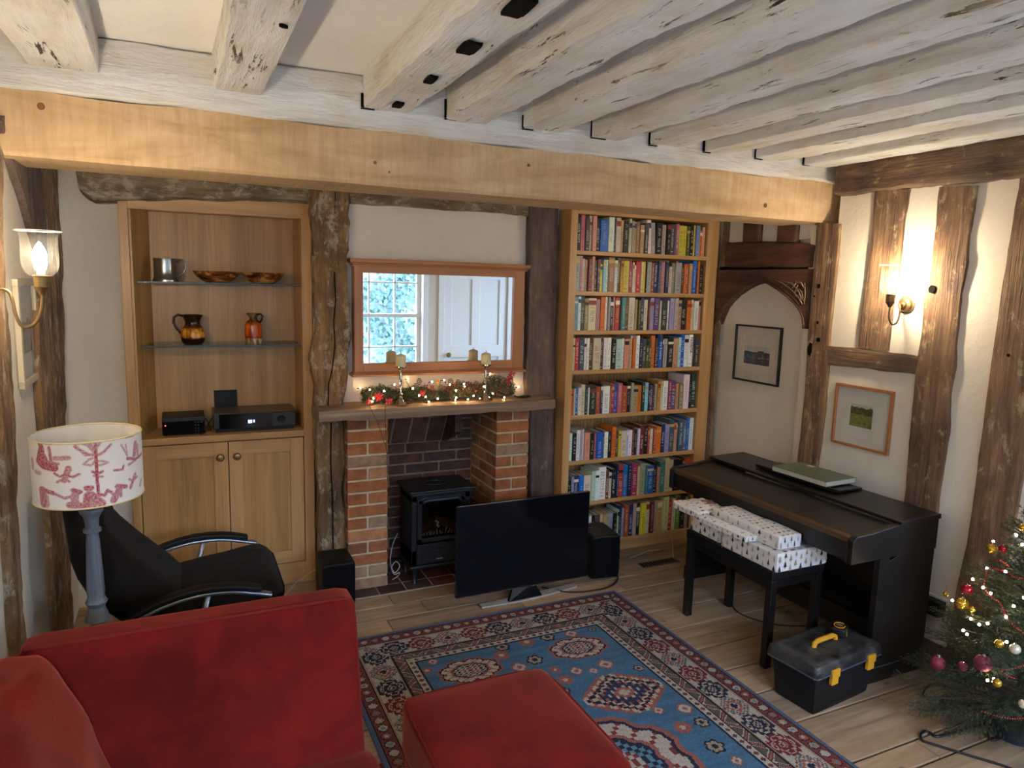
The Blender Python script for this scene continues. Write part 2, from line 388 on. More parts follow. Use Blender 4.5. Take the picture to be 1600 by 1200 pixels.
# garden beyond the window
mb = MB(); mb.box(-3, 7, -8, -1.45, -.12, -.05); struct('garden_paving', mb, plain('garden paving', '8d9296', .9))
mb = MB(); mb.box(-3, 7, -3.6, -3.4, -.05, 2.0); struct('garden_wall', mb, MGARD)
mb = MB(); rs = random.Random(5)
for k in range(1250):
    a = rs.random(); h = rs.random()**.8*2.2-.05; w = .55*(1-.35*h/2.2)
    x = 3.05+rs.gauss(0, 1)*w*.8+.2*math.sin(h*4); y_ = -3.36+rs.random()*.16; s = rs.uniform(.03, .06)
    n = V((rs.uniform(-.6, .6), 1, rs.uniform(-.2, .8))).normalized(); a1 = n.orthogonal().normalized(); a2 = n.cross(a1)
    an = rs.random()*6.3; u = a1*math.cos(an)+a2*math.sin(an); w2 = n.cross(u); c0 = V((x, y_, h))
    g = rs.uniform(.5, 1.3); col = (.12*g, .24*g, .20*g, 1)
    mb.add([c0-u*s, c0-w2*s*.7, c0+u*s*.2-w2*s*.5, c0+u*s, c0+u*s*.2+w2*s*.5, c0+w2*s*.7], [(0, 1, 2, 3, 4, 5)], col)
iv = build('ivy', mb, attr('ivy leaf', .35, .6)); tag(iv, 'green ivy climbing the pale garden wall, seen reflected in the oak mirror', 'climbing plant', kind='stuff')

# ---------------------------------------------------------------- timber builder
def timber(name, L, R, dep, mat, label=None, cat='timber', group=None, N=26, rough=.006, seed=0, parent=None, M=6, wob=1.0, edge=1.0):
    L = [V(p) for p in L]; R = [V(p) for p in R]; dep = V(dep); nf = -dep.normalized()
    def samp(P, t):
        k = t*(len(P)-1); i = min(int(k), len(P)-2); return P[i].lerp(P[i+1], k-i)
    mb = MB(); eg = edge; prof = [(0, 1.), (0, .55), (0, .12*eg), (.05*eg, 0)]+[(j/M, 0) for j in range(1, M)]+[(1-.05*eg, 0), (1, .12*eg), (1, .55), (1, 1.)]
    K = len(prof); sd = V((seed*3.17, seed*1.3, seed*7.7))
    for i in range(N+1):
        t = i/N; a = samp(L, t); b = samp(R, t); ac = (b-a).normalized()
        for (u, w) in prof:
            p = a.lerp(b, u)+dep*w
            nz = mn.noise(p*7+sd); nz2 = mn.noise(p*24+sd*2)
            if u <= .05*eg+1e-6: p = p+ac*(nz*1.6+nz2*.7)*rough*wob
            elif u >= 1-.05*eg-1e-6: p = p+ac*(nz*1.6+nz2*.7)*rough*wob
            if w < .2: p = p+nf*(nz*.8+nz2*.6)*rough*.8
            mb.v.append(p)
    for i in range(N):
        for k in range(K-1): mb.f.append([i*K+k, i*K+k+1, (i+1)*K+k+1, (i+1)*K+k]); mb.c.append(None)
        mb.f.append([i*K+K-1, i*K, (i+1)*K, (i+1)*K+K-1]); mb.c.append(None)
    mb.f.append(list(range(K))); mb.c.append(None); mb.f.append([N*K+k for k in range(K)][::-1]); mb.c.append(None)
    o = fixn(build(name, mb, mat, parent, smooth='auto', angle=50))
    if label: tag(o, label, cat, group)
    return o
def hole(parent, c, n, r, name='peg_hole', sx=1.0, sy=1.0, up=(0, 0, 1)):
    n = V(n).normalized(); up = V(up); a = (up-n*up.dot(n)).normalized(); b = n.cross(a); mb = MB(); c = V(c)
    e_ = .35 if name == 'mortice' else 1.0
    sg = lambda t: math.copysign(abs(t)**e_, t)
    pts = [c-n*.004+a*sg(math.cos(k*PI/8))*r*sy*(1+.15*math.sin(k*2.3))+b*sg(math.sin(k*PI/8))*r*sx for k in range(16)]
    mb.prism(pts, n*.0075); return fixn(build(name, mb, MBLACKH, parent))

# great oak beam, white plate above it
ZB0, ZB1 = 2.008, 2.21
mb = MB(); NX = 60
def row(x):
    w = .004*math.sin(x*5)+.003*math.sin(x*13)
    return [(x, 2.77, ZB1+.006*math.sin(x*9)), (x, 2.77+w, ZB0+.012), (x, 2.782+w, ZB0+w*.4), (x, 3.08, ZB0+.002), (x, 3.10, ZB0+.02), (x, 3.10, ZB1)]
for i in range(NX+1): mb.v += [V(p) for p in row(-.495+3.74*i/NX)]
for i in range(NX):
    for k in range(6): mb.f.append([i*6+k, i*6+(k+1) % 6, (i+1)*6+(k+1) % 6, (i+1)*6+k]); mb.c.append(None)
mb.f += [[0, 1, 2, 3, 4, 5], [NX*6+k for k in range(5, -1, -1)]]; mb.c += [None, None]
ob = tag(fixn(build('oak_beam', mb, MOAKB, smooth='auto')), 'long new pale oak beam spanning the room below the white ceiling plate', 'beam')
MKNOT = plain('dark knot', '7a4f2a', .7)
for (px, py, r) in ((64, 166, .011), (586, 254, .007), (608, 269, .005), (1196, 321, .011), (826, 258, .007)):
    p = wy(px, py, 2.77); b2 = MB(); b2.lathe((p.x, 2.766, p.z), [(0, 0), (r*.7, .0), (r, .003), (r, .006)], 14, axis=(0, 1, 0)); fixn(build('knot', b2, MKNOT, ob))
wb = timber('white_ceiling_plate', [(-.495, 2.755, ZB1-.002)]*1+[(x, 2.755, ZB1+.003*math.sin(x*11)) for x in [i*.3 for i in range(-1, 11)]]+[(3.24, 2.755, ZB1-.004)], [(-.495, 2.755, 2.402)]+[(x, 2.755, 2.402) for x in [i*.3 for i in range(-1, 11)]]+[(3.24, 2.755, 2.402)], (0, .13, 0), MWBEAM, 'white painted ceiling plate lying on top of the pale oak beam', 'beam', N=90, rough=.005, seed=2)
# joists
JX = [(-.40, -.205), (.134, .295), (.65, .82), (.975, 1.145), (1.315, 1.49), (1.64, 1.785), (1.945, 2.11), (2.255, 2.40), (2.57, 2.74), (2.89, 3.045)]
JL = ['joist nearest the left wall, a broad flat one cut short by the plate', 'flat broad joist second from the left wall, standing alone', 'white joist with four black mortice holes in its underside', 'knobbly white joist right of the one with black mortice holes', 'fifth white joist from the left wall, with a thin crack under it', 'sixth white joist from the left wall, with a black gap at its end', 'seventh white joist from the left wall, its side flaked in dark streaks', 'fourth white joist from the dark brown wall plate', 'third white joist from the dark brown wall plate, lightly flaked', 'narrow white joist tight beside the dark brown wall plate']
JW = [.003, .004, .006, .009, .006, .006, .006, .005, .005, .004]
for i, ((a, b), lb, rg) in enumerate(zip(JX, JL, JW)):
    rs = random.Random(40+i); n = 9; Ls = []; Rs = []
    for k in range(n):
        t = k/(n-1); yy = 2.752+(-1.2-2.752)*t; zb = 2.283+rs.uniform(-.004, .006); w = rs.uniform(-.010, .010) if 0 < k else 0
        Ls.append((a+w, yy, zb)); Rs.append((b+rs.uniform(-.012, .008) if k else b, yy, zb+rs.uniform(-.003, .003)))
    j = timber('ceiling_joist', Ls, Rs, (0, 0, .118), MJOIST, lb if lb.startswith(('white', 'knobbly', 'flat')) else 'white painted '+lb if lb.startswith('joist') else lb, 'joist', 'white painted ceiling joists', N=110, rough=rg, seed=i+1, M=8, wob=.6, edge=.35)
    if i > 1:
        g_ = MB(); w_ = .004+.006*((i*37) % 5)/5; g_.box(a-w_, a+.002, 2.7445, 2.7505, 2.284, 2.284+.05+.02*(i % 2)); g_.box(a-w_, a+(b-a)*(.25 if i != 5 else .5), 2.7445, 2.7505, 2.2775, 2.2815); build('end_gap', g_, MBLACKH, j)
    if i == 2:
        for (px, py, sx, sy) in ((622, 161, .018, .036), (673, 121, .016, .040), (733, 71, .026, .048), (811, 7, .028, .055)):
            p = wz(px, py, 2.283); hole(j, (p.x, p.y, 2.2765), (0, 0, -1), 1, 'mortice', sx, sy, up=(.06, 1, 0))
    if i == 1:
        p = wz(443, 37, 2.283); hole(j, (p.x, p.y, 2.277), (0, 0, -1), 1, 'nail_hole', .006, .011, up=(1, .4, 0))
# brown wall plate on the right
tb = timber('wall_plate', [(3.05, 2.685, 2.135), (3.05, 2.3, 2.138), (3.055, 1.9, 2.125), (3.05, 1.5, 2.13)], [(3.05, 2.685, 2.292), (3.05, 2.2, 2.30), (3.05, 1.8, 2.312), (3.05, 1.5, 2.315)], (.08, 0, 0), MTY, 'long dark brown wall plate beam along the top of the right wall', 'beam', N=40, rough=.008, seed=5)
# fill between the plate and ceiling
# timbers of the right wall: outlines measured on the wall plane
XP = 3.085
def rw(pl, X=XP): return [wx(x, y, X) for x, y in pl]
pa = timber('timber_post', rw([(1277, 348), (1270, 430), (1262, 520), (1258, 600), (1250, 680), (1244, 735)])+[V((XP, 2.86, 0))], rw([(1311, 350), (1303, 440), (1296, 520), (1291, 600), (1283, 680), (1275, 735)])+[V((XP, 2.70, 0))], (.019, 0, 0), MTZ, 'brown timber post with peg holes between the pointed arch and the sconce wall', 'post', N=44, rough=.005, seed=11)
for (px, py, sx, sy) in ((1280, 447, .010, .011), (1278, 504, .006, .008), (1279, 531, .011, .012), (1266, 546, .012, .036), (1273, 463, .004, .005)):
    p = wx(px, py, XP); hole(pa, (XP-.002, p.y, p.z), (-1, 0, 0), 1, 'peg_hole', sx, sy)
timber('timber_stud', rw([(1367, 296), (1361, 370), (1352, 450), (1344, 500), (1340, 543)]), rw([(1420, 296), (1411, 345), (1406, 400), (1394, 480), (1386, 548)]), (.019, 0, 0), MTZ, 'short brown stud behind the lit right-hand wall sconce', 'post', N=30, rough=.005, seed=12)
pc = timber('timber_post', rw([(1468, 292), (1462, 350), (1456, 400), (1444, 470), (1436, 540), (1429, 590), (1424, 650), (1418, 720), (1412, 790)])+[V((XP, 2.17, .3)), V((XP, 2.17, 0))], rw([(1524, 290), (1517, 340), (1508, 410), (1500, 470), (1492, 540), (1484, 620), (1478, 690), (1470, 740), (1463, 795)])+[V((XP, 2.0, .3)), V((XP, 2.0, 0))], (.019, 0, 0), MTZ, 'wide wavy brown timber post right of the lit wall sconce', 'post', N=50, rough=.006, seed=13)
p = wx(1457, 452, XP); hole(pc, (XP-.003, p.y, p.z), (-1, 0, 0), 1, 'peg_hole', .016, .018)
pd = timber('timber_post', rw([(1593, 278), (1580, 360), (1567, 440), (1555, 520), (1541, 620), (1526, 740), (1510, 850)])+[V((XP, 1.87, .3)), V((XP, 1.88, 0))], [V((XP, 1.62, 2.15)), V((XP, 1.61, 1.5)), V((XP, 1.66, .9)), V((XP, 1.68, .5)), V((XP, 1.69, 0))], (.019, 0, 0), MTZ, 'brown timber post at the right edge, behind the Christmas tree', 'post', N=40, rough=.006, seed=14)
p = wx(1576, 555, XP); hole(pd, (XP-.002, p.y, p.z), (-1, 0, 0), 1, 'peg_hole', .005, .006)
timber('timber_rail', rw([(1291, 540), (1340, 545), (1390, 551), (1434, 556)]), rw([(1291, 570), (1340, 575), (1390, 582), (1430, 586)]), (.019, 0, 0), MTY, 'short level brown rail between two posts under the right sconce', 'rail', N=24, rough=.005, seed=15)
# arch head timbers
XA = 3.095
timber('timber_rail', rw([(1134, 379), (1180, 377), (1240, 379), (1272, 383)], XA), rw([(1132, 417), (1180, 418), (1240, 418), (1268, 419)], XA), (.07, 0, 0), MTD, 'dark brown level rail just above the pointed arch', 'rail', N=26, rough=.004, seed=16)
for k, (l, r, lb) in enumerate((((1161, 345), (1187, 347), 'left short dark stud above the arch, under the pale oak beam'), ((1214, 349), (1244, 351), 'right short dark stud above the arch, under the pale oak beam'))):
    timber('timber_stud', rw([l, (l[0]-2, 378)], XA), rw([r, (r[0]-2, 378)], XA), (.04, 0, 0), MTD, lb, 'post', N=10, rough=.003, seed=17+k)
timber('timber_post', rw([(1130, 345), (1124, 420), (1116, 480), (1112, 560), (1108, 620), (1104, 720)], 3.11)+[V((3.11, 3.60, 0))], rw([(1138, 345), (1134, 420), (1123, 500), (1118, 560), (1114, 620), (1108, 720)], 3.11)+[V((3.11, 3.57, 0))], (.019, 0, 0), MTZ, 'thin strip of brown post squeezed between bookcase and arch', 'post', N=30, rough=.003, seed=19)
# carved arch head (solid with pointed opening)
def archpt(cx, cy): return wx(1090+cx/5.7125, 330+cy/5.7125, XA)
inner = [(160, 1010), (185, 940), (215, 870), (260, 810), (320, 750), (400, 695), (480, 655), (560, 633), (592, 628), (640, 650), (720, 700), (800, 760), (870, 825), (915, 885), (938, 940), (948, 1010), (948, 1050)]
outer_top = [(180, 525), (1022, 515)]
ip = [archpt(*p) for p in inner]; tl, tr = archpt(180, 525), archpt(1022, 515)
mb = MB(); d = V((.065, 0, 0)); nI = len(ip)
top = []
y0, y1 = ip[0].y+.012, archpt(1000, 800).y
tops = [V((XA, y0+(y1-y0)*k/(nI-1), tl.z+(tr.z-tl.z)*k/(nI-1))) for k in range(nI)]
bl = V((XA, y0, ip[0].z)); br = V((XA, y1, ip[-1].z))
outl = [bl]+tops+[br]
inn = [ip[0]]+ip+[ip[-1]]
for i in range(len(outl)-1):
    mb.add([outl[i], outl[i+1], inn[i+1], inn[i], outl[i]+d, outl[i+1]+d, inn[i+1]+d, inn[i]+d], [(0, 1, 2, 3), (7, 6, 5, 4), (3, 2, 6, 7), (0, 4, 5, 1)])
ah = tag(fixn(build('carved_arch_head', mb, MTD)), 'dark carved oak head of the pointed arch beside the bookcase', 'arch')
mb = MB()
mb.tube([p+V((-.003, 0, 0)) for p in ip[8:]], .006, 6)
o_ = MB()
off = [p+V((-.004, 0, .022)) for p in ip[8:14]]
o_.tube(off, .0035, 6)
build('moulding', mb, MTD, ah, smooth=True); build('moulding', o_, MTD, ah, smooth=True)
mb = MB(); rs = random.Random(9)
MCARV = plain('worn carved oak', '866c54', .7)
for (pts, r) in (([(690, 610), (760, 640), (830, 690), (900, 760), (940, 830)], .003), ([(740, 620), (830, 640), (900, 700), (950, 800)], .003), ([(850, 690), (885, 640), (880, 620)], .005), ([(885, 640), (930, 640), (955, 680)], .005), ([(870, 700), (910, 720), (930, 790)], .004), ([(900, 660), (870, 730), (890, 760)], .004), ([(960, 640), (965, 740), (955, 830)], .003), ([(800, 650), (850, 640), (870, 660)], .003), ([(905, 690), (935, 720), (948, 780)], .003)):
    mb.tube([archpt(*p)+V((-.004, 0, 0)) for p in pts], r, 6)
build('carving', mb, MCARV, ah, smooth=True)
mb = MB(); mb.box(3.108, 3.158, y1, y0, tl.z-.012, tl.z+.02); build('shadow_gap', mb, MBLACKH, ah)
mb = MB(); mb.box(3.085, XR, 1.5, 2.70, 0, .06); struct('baseboard_right', mb, plain('brown skirting', '5b4230', .8))
# timbers of the back wall
YP = 3.66
def bwp(pl, Y=YP): return [wy(x, y, Y) for x, y in pl]
pl_ = timber('timber_post', bwp([(487, 290), (486, 340), (489, 400), (492, 440), (495, 490), (489, 540), (491, 600), (493, 650), (496, 720), (498, 800), (499, 860), (502, 928)]), bwp([(547, 292), (546, 330), (546, 390), (541, 405), (540, 430), (546, 470), (548, 510), (545, 560), (543, 590), (536, 640), (538, 700), (538, 780), (540, 860), (542, 926)]), (0, .058, 0), MTR, 'gnarled weathered post left of the mirror, standing behind the left loudspeaker', 'post', N=70, rough=.014, seed=21, M=9)
cr = MB(); cr.tube([V((p.x, YP-.008, p.z)) for p in bwp([(522, 425), (524, 470), (521, 500), (523, 540), (518, 580), (513, 600), (512, 640)])], .003, 5); cr.tube([V((p.x, YP-.010, p.z)) for p in bwp([(517, 660), (516, 720), (519, 780), (520, 858)])], .0032, 5); build('crack', cr, MBLACKH, pl_)
timber('timber_post', bwp([(829, 322), (828, 400), (826, 500), (824, 600), (828, 650), (830, 790), (831, 900)]), bwp([(874, 326), (872, 400), (869, 500), (867, 620), (866, 700), (865, 800), (864, 900)]), (0, .058, 0), MTG, 'straight grey-brown post between the mirror and the bookcase', 'post', N=50, rough=.004, seed=22)
timber('timber_lintel', bwp([(540, 290), (640, 300), (740, 311), (832, 320)], 3.68), bwp([(549, 318), (640, 323), (740, 330), (830, 337)], 3.68), (0, .039, 0), MTRX, 'thin weathered lintel above the oak framed mirror', 'beam', N=40, rough=.005, seed=23)
timber('timber_lintel', bwp([(118, 268), (160, 262), (230, 262), (320, 270), (400, 280), (488, 290)], 3.74), bwp([(124, 298), (145, 311), (185, 312), (280, 310), (400, 312), (488, 317)], 3.74), (0, .17, 0), MTRX, 'thick weathered lintel lying above the built-in display cabinet', 'beam', N=50, rough=.008, seed=24)
# left wall timbers
def lw(pl, X=-.475): return [wx(x, y, X) for x, y in pl]
XW = -.472
lp = timber('timber_post', [V((XW, 3.40, 2.14)), V((XW, 3.40, 1.75))]+lw([(60, 480), (65, 600), (72, 700), (80, 800), (86, 900), (92, 985)], XW)+[V((XW, 3.33, .0))], [V((XW, 3.88, 2.14)), V((XW, 3.86, 1.75))]+lw([(100, 480), (104, 600), (105, 700), (107, 800), (112, 900), (118, 985)], XW)+[V((XW, 3.60, .0))], (-.027, 0, 0), MTR, 'rough brown corner post on the left wall behind the lampshade', 'post', N=50, rough=.009, seed=31)
timber('timber_post', [V((XW, 2.46, 2.2)), V((XW, 2.46, 1.7))]+lw([(-14, 500), (2, 600), (8, 700), (14, 800), (20, 880), (25, 967)], XW)+[V((XW, 2.50, .0))], lw([(5, 245), (8, 400), (14, 500), (23, 600), (26, 700), (29, 767), (33, 880), (38, 967)], XW)+[V((XW, 2.60, .0))], (-.027, 0, 0), MTR, 'slim brown post at the left edge of the picture beside the left sconce', 'post', N=50, rough=.006, seed=32)
timber('timber_brace', [V((XW, 2.72, 2.1)), V((XW, 3.0, 1.92)), V((XW, 3.42, 1.62))], [V((XW, 2.80, 2.14)), V((XW, 3.2, 2.14)), V((XW, 3.42, 2.14))], (-.027, 0, 0), MTG, 'brown diagonal brace filling the corner above the left framed picture', 'timber', N=20, rough=.005, seed=33)
# ---------------------------------------------------------------- built-in oak display cabinet
CF = 3.82
cab = thing('display_cabinet', 'built-in pale oak display cabinet with glass shelves and two cupboard doors', 'cabinet', (.195, 3.97, 0))
multi('stile', [(-.24, -.20, CF, 4.12, .0, 2.025), (.58, .632, CF, 4.12, 0, 2.03)], MOAKZ, cab, bev=.002)
multi('rail', [(-.20, .58, CF+.001, CF+.05, 1.945, 2.027)], MOAKX, cab, bev=.002); multi('counter_board', [(-.20, .58, CF+.001, 4.12, .812, .846)], MOAKX, cab, bev=.002)
multi('plinth', [(-.20, .58, CF+.001, CF+.03, 0, .115)], MOAKX, cab, bev=.002); multi('top_panel', [(-.2, .58, CF+.05, 4.12, 1.96, 2.0)], MOAKX, cab)
mb = MB(); mb.prism([(-.2, CF+.02, .846), (-.19, CF+.02, .846), (-.12, 4.12, .846), (-.2, 4.12, .846)], (0, 0, 1.12)); fixn(build('side_panel', mb, MOAKV, cab))
mb = MB(); mb.box(-.2, .58, 4.105, 4.12, .846, 1.96); build('back_panel', mb, MOAKV, cab)
MGLASS = thin_glass('glass shelf', (.74, .80, .76, 1), .02); MEDGE = plain('glass edge', '2c3230', .3, 0, .4)
for z in (1.604, 1.292):
    mb = MB(); mb.box(-.172, .578, 3.852, 4.10, z, z+.008); g = build('glass_shelf', mb, MGLASS, cab)
    mb = MB(); mb.box(-.172, .578, 3.850, 3.852, z, z+.008); build('shelf_edge', mb, MEDGE, g)
MCHROME = plain('chrome', 'c8c8c8', .15, 1); MBRASS = plain('antique brass', '7d6644', .45, .85); MKNOBB = plain('bronze knob', '8a6f48', .35, .8)
for x in (.02, .38):
    mb = MB(); mb.lathe((x, 3.97, 1.96), [(0, -.004), (.022, -.004), (.026, 0), (.026, .001)], 18); fixn(build('spotlight', mb, MCHROME, cab, smooth='auto'))
for (a, b, kx) in ((-.196, .201, .163), (.205, .576, .243)):
    mb = MB(); y0, y1 = CF-.004, CF+.018
    w = .068
    mb.box(a, a+w, y0, y1, .12, .808); mb.box(b-w, b, y0, y1, .12, .808)
    d = build('door', mb, MOAKZ, cab, bev=.0015)
    multi('door_rail', [(a+w, b-w, y0+.0005, y1, .12, .19), (a+w, b-w, y0+.0005, y1, .738, .808)], MOAKX, d, bev=.0015)
    mb = MB(); mb.box(a+w, b-w, y0+.010, y1, .19, .738); build('door_panel', mb, MOAKV, d)
    mb = MB(); mb.lathe((kx, y0, .735), [(0, 0), (.009, 0), (.008, .012), (.017, .018), (.02, .026), (.014, .034), (0, .037)], 18, axis=(0, -1, 0)); fixn(build('knob', mb, MKNOBB, d, smooth='auto'))
# pewter tankard
S1, S2 = 1.612, 1.300
MPEW = plain('pewter', '9b9a94', .28, 1, None, .1, 60)
t = thing('tankard', 'pewter tankard with curled handle on the upper glass shelf', 'tankard', (-.055, 3.95, S1))
mb = MB(); mb.lathe((-.055, 3.95, S1), [(0, 0), (.058, 0), (.058, .008), (.053, .014), (.050, .05), (.049, .095), (.052, .112), (.048, .112), (.045, .09), (.046, .015), (0, .012)], 32); fixn(build('body', mb, MPEW, t, smooth='auto'))
mb = MB(); mb.tube([(-.007, 3.94, S1+.095), (.016, 3.935, S1+.104), (.036, 3.93, S1+.09), (.038, 3.93, S1+.066), (.022, 3.933, S1+.04), (.004, 3.938, S1+.026), (-.006, 3.94, S1+.03)], .0055, 8); build('handle', mb, MPEW, t, smooth=True)
def bowlmat():
    t = NT('turned yew wood'); n = t.noise(t.obj((1, 1, 2.2)), 12, 5, .6, 1.2); r = t.ramp(n, [(.35, C('3a1c0c')), (.5, C('7c4219')), (.62, C('c08a4a'))]); t.base(r.outputs[0], .25, 0, .6); return t.m
MYEW = bowlmat()
for x, r, lb in ((.182, .115, 'left of two turned wooden bowls, beside the pewter tankard'), (.405, .108, 'right of two turned wooden bowls on the upper glass shelf')):
    mb = MB(); mb.lathe((x, 3.96, S1), [(0, 0), (r*.45, 0), (r*.62, .008), (r*.85, .03), (r, .057), (r*.96, .057), (r*.8, .034), (r*.55, .014), (0, .008)], 36)
    tag(fixn(build('wooden_bowl', mb, MYEW, smooth='auto')), lb, 'bowl', 'turned bowls on the glass shelf')
def bands(name, stops, rough=.2):
    t = NT(name); tc = t.N('ShaderNodeTexCoord'); sp = t.N('ShaderNodeSeparateXYZ', _0=tc.outputs['Generated'])
    n = t.noise(t.obj((1, 1, .25)), 45, 5, .6, .5); z = t.math('ADD', sp.outputs[2], t.math('MULTIPLY', t.math('SUBTRACT', n.outputs[0], .5), .12))
    r = t.ramp(z, stops); s = t.ramp(n, [(.42, (.35, .2, .12)), (.58, (1.1, 1.1, 1.1))]); t.base(t.mix(1, r.outputs[0], s.outputs[0], 'MULTIPLY'), rough, 0, .6); return t.m
j = thing('jug', 'brown glazed jug with golden streaks, flared neck and handle on its left', 'jug', (.06, 3.95, S2))
mb = MB(); mb.lathe((.06, 3.95, S2), [(0, 0), (.042, 0), (.052, .01), (.058, .035), (.056, .06), (.045, .085), (.036, .10), (.036, .115), (.044, .135), (.052, .148), (.048, .148), (.033, .115), (.04, .08), (.05, .03), (0, .01)], 32)
fixn(build('body', mb, bands('honey glaze', [(0, C('2a140a')), (.2, C('2e160b')), (.27, C('d08a20')), (.5, C('e0a030')), (.58, C('5a2c12')), (.7, C('33190d')), (1, C('2c150b'))]), j, smooth='auto'))
MDG = plain('dark brown glaze', '2e170c', .2, 0, .6)
mb = MB(); mb.tube([(.018, 3.945, S2+.142), (-.006, 3.94, S2+.148), (-.024, 3.94, S2+.135), (-.026, 3.94, S2+.11), (-.014, 3.94, S2+.08), (.002, 3.945, S2+.06), (.008, 3.947, S2+.05)], .0065, 8); build('handle', mb, MDG, j, smooth=True)
j = thing('jug', 'tall orange glazed jug with cream foot and a small handle at its neck', 'jug', (.35, 3.95, S2))
mb = MB(); mb.lathe((.35, 3.95, S2), [(0, 0), (.040, 0), (.042, .012), (.043, .05), (.042, .095), (.036, .112), (.021, .125), (.021, .138), (.034, .158), (.030, .158), (.017, .135), (.03, .11), (.036, .05), (0, .01)], 32)
fixn(build('body', mb, bands('orange glaze', [(0, C('cbb590')), (.17, C('cbb590')), (.2, C('7a2408')), (.26, C('d05012')), (.6, C('d8641c')), (.72, C('8a4a22')), (.82, C('6f5a38')), (1, C('7d6a48'))]), j, smooth='auto'))
mb = MB(); mb.tube([(.372, 3.945, S2+.15), (.388, 3.94, S2+.155), (.397, 3.94, S2+.142), (.393, 3.94, S2+.125), (.384, 3.944, S2+.112)], .0055, 8); build('handle', mb, MDG, j, smooth=True)
# hi-fi units
MBLK = plain('black plastic', '0c0c0e', .5, 0, .3, .1); MBLKG = plain('gloss black', '0b0b0e', .12, 0, .6); MGREY = plain('brushed dark metal', '3a3632', .35, .7)
DK = .847
h = thing('radio_tuner', 'small black hi-fi unit with red standby light, left in the cabinet', 'hi-fi', (0, 3.95, DK))
mb = MB(); mb.box(-.097, .10, 3.862, 4.04, DK+.004, DK+.094); build('body', mb, MBLK, h, bev=.004)
mb = MB(); mb.box(-.094, .097, 3.857, 3.862, DK+.008, DK+.074); build('front_panel', mb, MBLKG, h, bev=.001)
mb = MB(); mb.box(-.094, .097, 3.857, 3.862, DK+.076, DK+.09); build('metal_strip', mb, MGREY, h)
mb = MB(); mb.ball((-.082, 3.856, DK+.055), .003, 8); build('standby_light', mb, emit('red led', (1, .02, .01, 1), 4), h)
mb = MB()
for i in range(2):
    for k in range(4): mb.lathe((.055+.013*i, 3.857, DK+.02+k*.015), [(0, .003), (.004, .003), (.004, 0)], 8, axis=(0, -1, 0))
build('buttons', mb, MGREY, h)
mb = MB(); mb.lathe((.084, 3.857, DK+.068), [(0, .008), (.007, .008), (.008, 0)], 14, axis=(0, -1, 0)); build('dial', mb, MCHROME, h, smooth='auto')
mb = MB(); 
for x in (-.08, .08):
    for y in (3.88, 4.02): mb.box(x-.008, x+.008, y-.008, y+.008, DK-.001, DK+.005)
build('feet', mb, MBLK, h)
h = thing('stereo_amplifier', 'wide low black stereo unit with blue display and round dial', 'hi-fi', (.343, 3.96, DK))
mb = MB(); mb.box(.14, .545, 3.862, 4.08, DK+.022, DK+.10); build('body', mb, plain('bronze grey casing', '6a5a4c', .35, .6), h, bev=.003)
mb = MB(); mb.box(.14, .545, 3.858, 3.864, DK+.020, DK+.098); build('front_panel', mb, MBLKG, h, bev=.002)
multi('metal_cheek', [(.142, .166, 3.855, 3.859, DK+.024, DK+.096), (.425, .541, 3.855, 3.859, DK+.024, DK+.094)], MGREY, h)
mb = MB(); mb.box(.305, .325, 3.856, 3.858, DK+.045, DK+.062); mb.box(.331, .338, 3.856, 3.858, DK+.048, DK+.062); build('display', mb, emit('blue display', (.25, .45, 1, 1), 1.2), h)
mb = MB(); mb.lathe((.47, 3.855, DK+.058), [(0, .016), (.017, .016), (.02, 0)], 24, axis=(0, -1, 0)); build('dial', mb, MBLK, h, smooth='auto')
mb = MB(); mb.box(.15, .535, 3.88, 4.06, DK, DK+.022); build('base', mb, MBLK, h)
mb = MB(); mb.box(.155, .27, 4.086, 4.1, DK, 1.035); mb.box(.155, .27, 4.084, 4.086, 1.02, 1.03)
tag(build('wall_control_box', mb, MBLK, bev=.002), 'small black box against the cabinet back, behind the stereo', 'box')
mb = MB(); mb.tube([(.105, 4.03, DK+.05), (.12, 4.02, DK+.03), (.115, 3.98, DK+.006), (.13, 3.93, DK+.004), (.12, 4.0, DK+.02), (.14, 4.05, DK+.05)], .002, 6); tag(build('audio_cable', mb, MBLK, smooth=True), 'short black cable looped between the two hi-fi units', 'cable')

# ---------------------------------------------------------------- mirror
def wyx(px, py, Y): return wy(px, py, Y).x
YM = 3.665; mx0, mx1 = wyx(553, 500, YM), wyx(817, 500, YM); gx0, gx1 = wyx(567, 500, YM), wyx(801, 500, YM)
gz1, gz0 = wy(690, 430, YM).z, wy(690, 565, YM).z; mz1 = wy(690, 419, YM).z; mz0 = wy(690, 578, YM).z
mir = thing('wall_mirror', 'wide oak framed mirror with moulded cornice above the mantel', 'mirror', ((mx0+mx1)/2, 3.71, mz0))
multi('side_frame', [(mx0, gx0, YM-.012, 3.718, mz0, mz1), (gx1, mx1, YM-.012, 3.718, mz0, mz1)], MMIRZ, mir, bev=.003)
multi('rail_frame', [(gx0, gx1, YM-.0115, 3.718, gz1, mz1), (gx0, gx1, YM-.0115, 3.718, mz0, gz0)], MMIRX, mir, bev=.003)
mb = MB()
for k, (o, h0, h1) in enumerate(((.010, -.004, .006), (.016, .006, .014), (.024, .014, .034))): mb.box(mx0-o, mx1+o, YM-.012-o*.9, 3.718, mz1+h0, mz1+h1)
build('cornice', mb, MMIRX, mir, bev=.003)
mb = MB(); mb.box(mx0-.006, mx1+.006, YM-.018, 3.718, mz0-.008, mz0); mb.box(mx0-.016, mx1+.016, YM-.030, 3.718, mz0-.022, mz0-.008); build('sill', mb, MMIRX, mir, bev=.003)
t_ = NT('mirror silver'); t_.base((.93, .95, .96, 1), .0, 1)
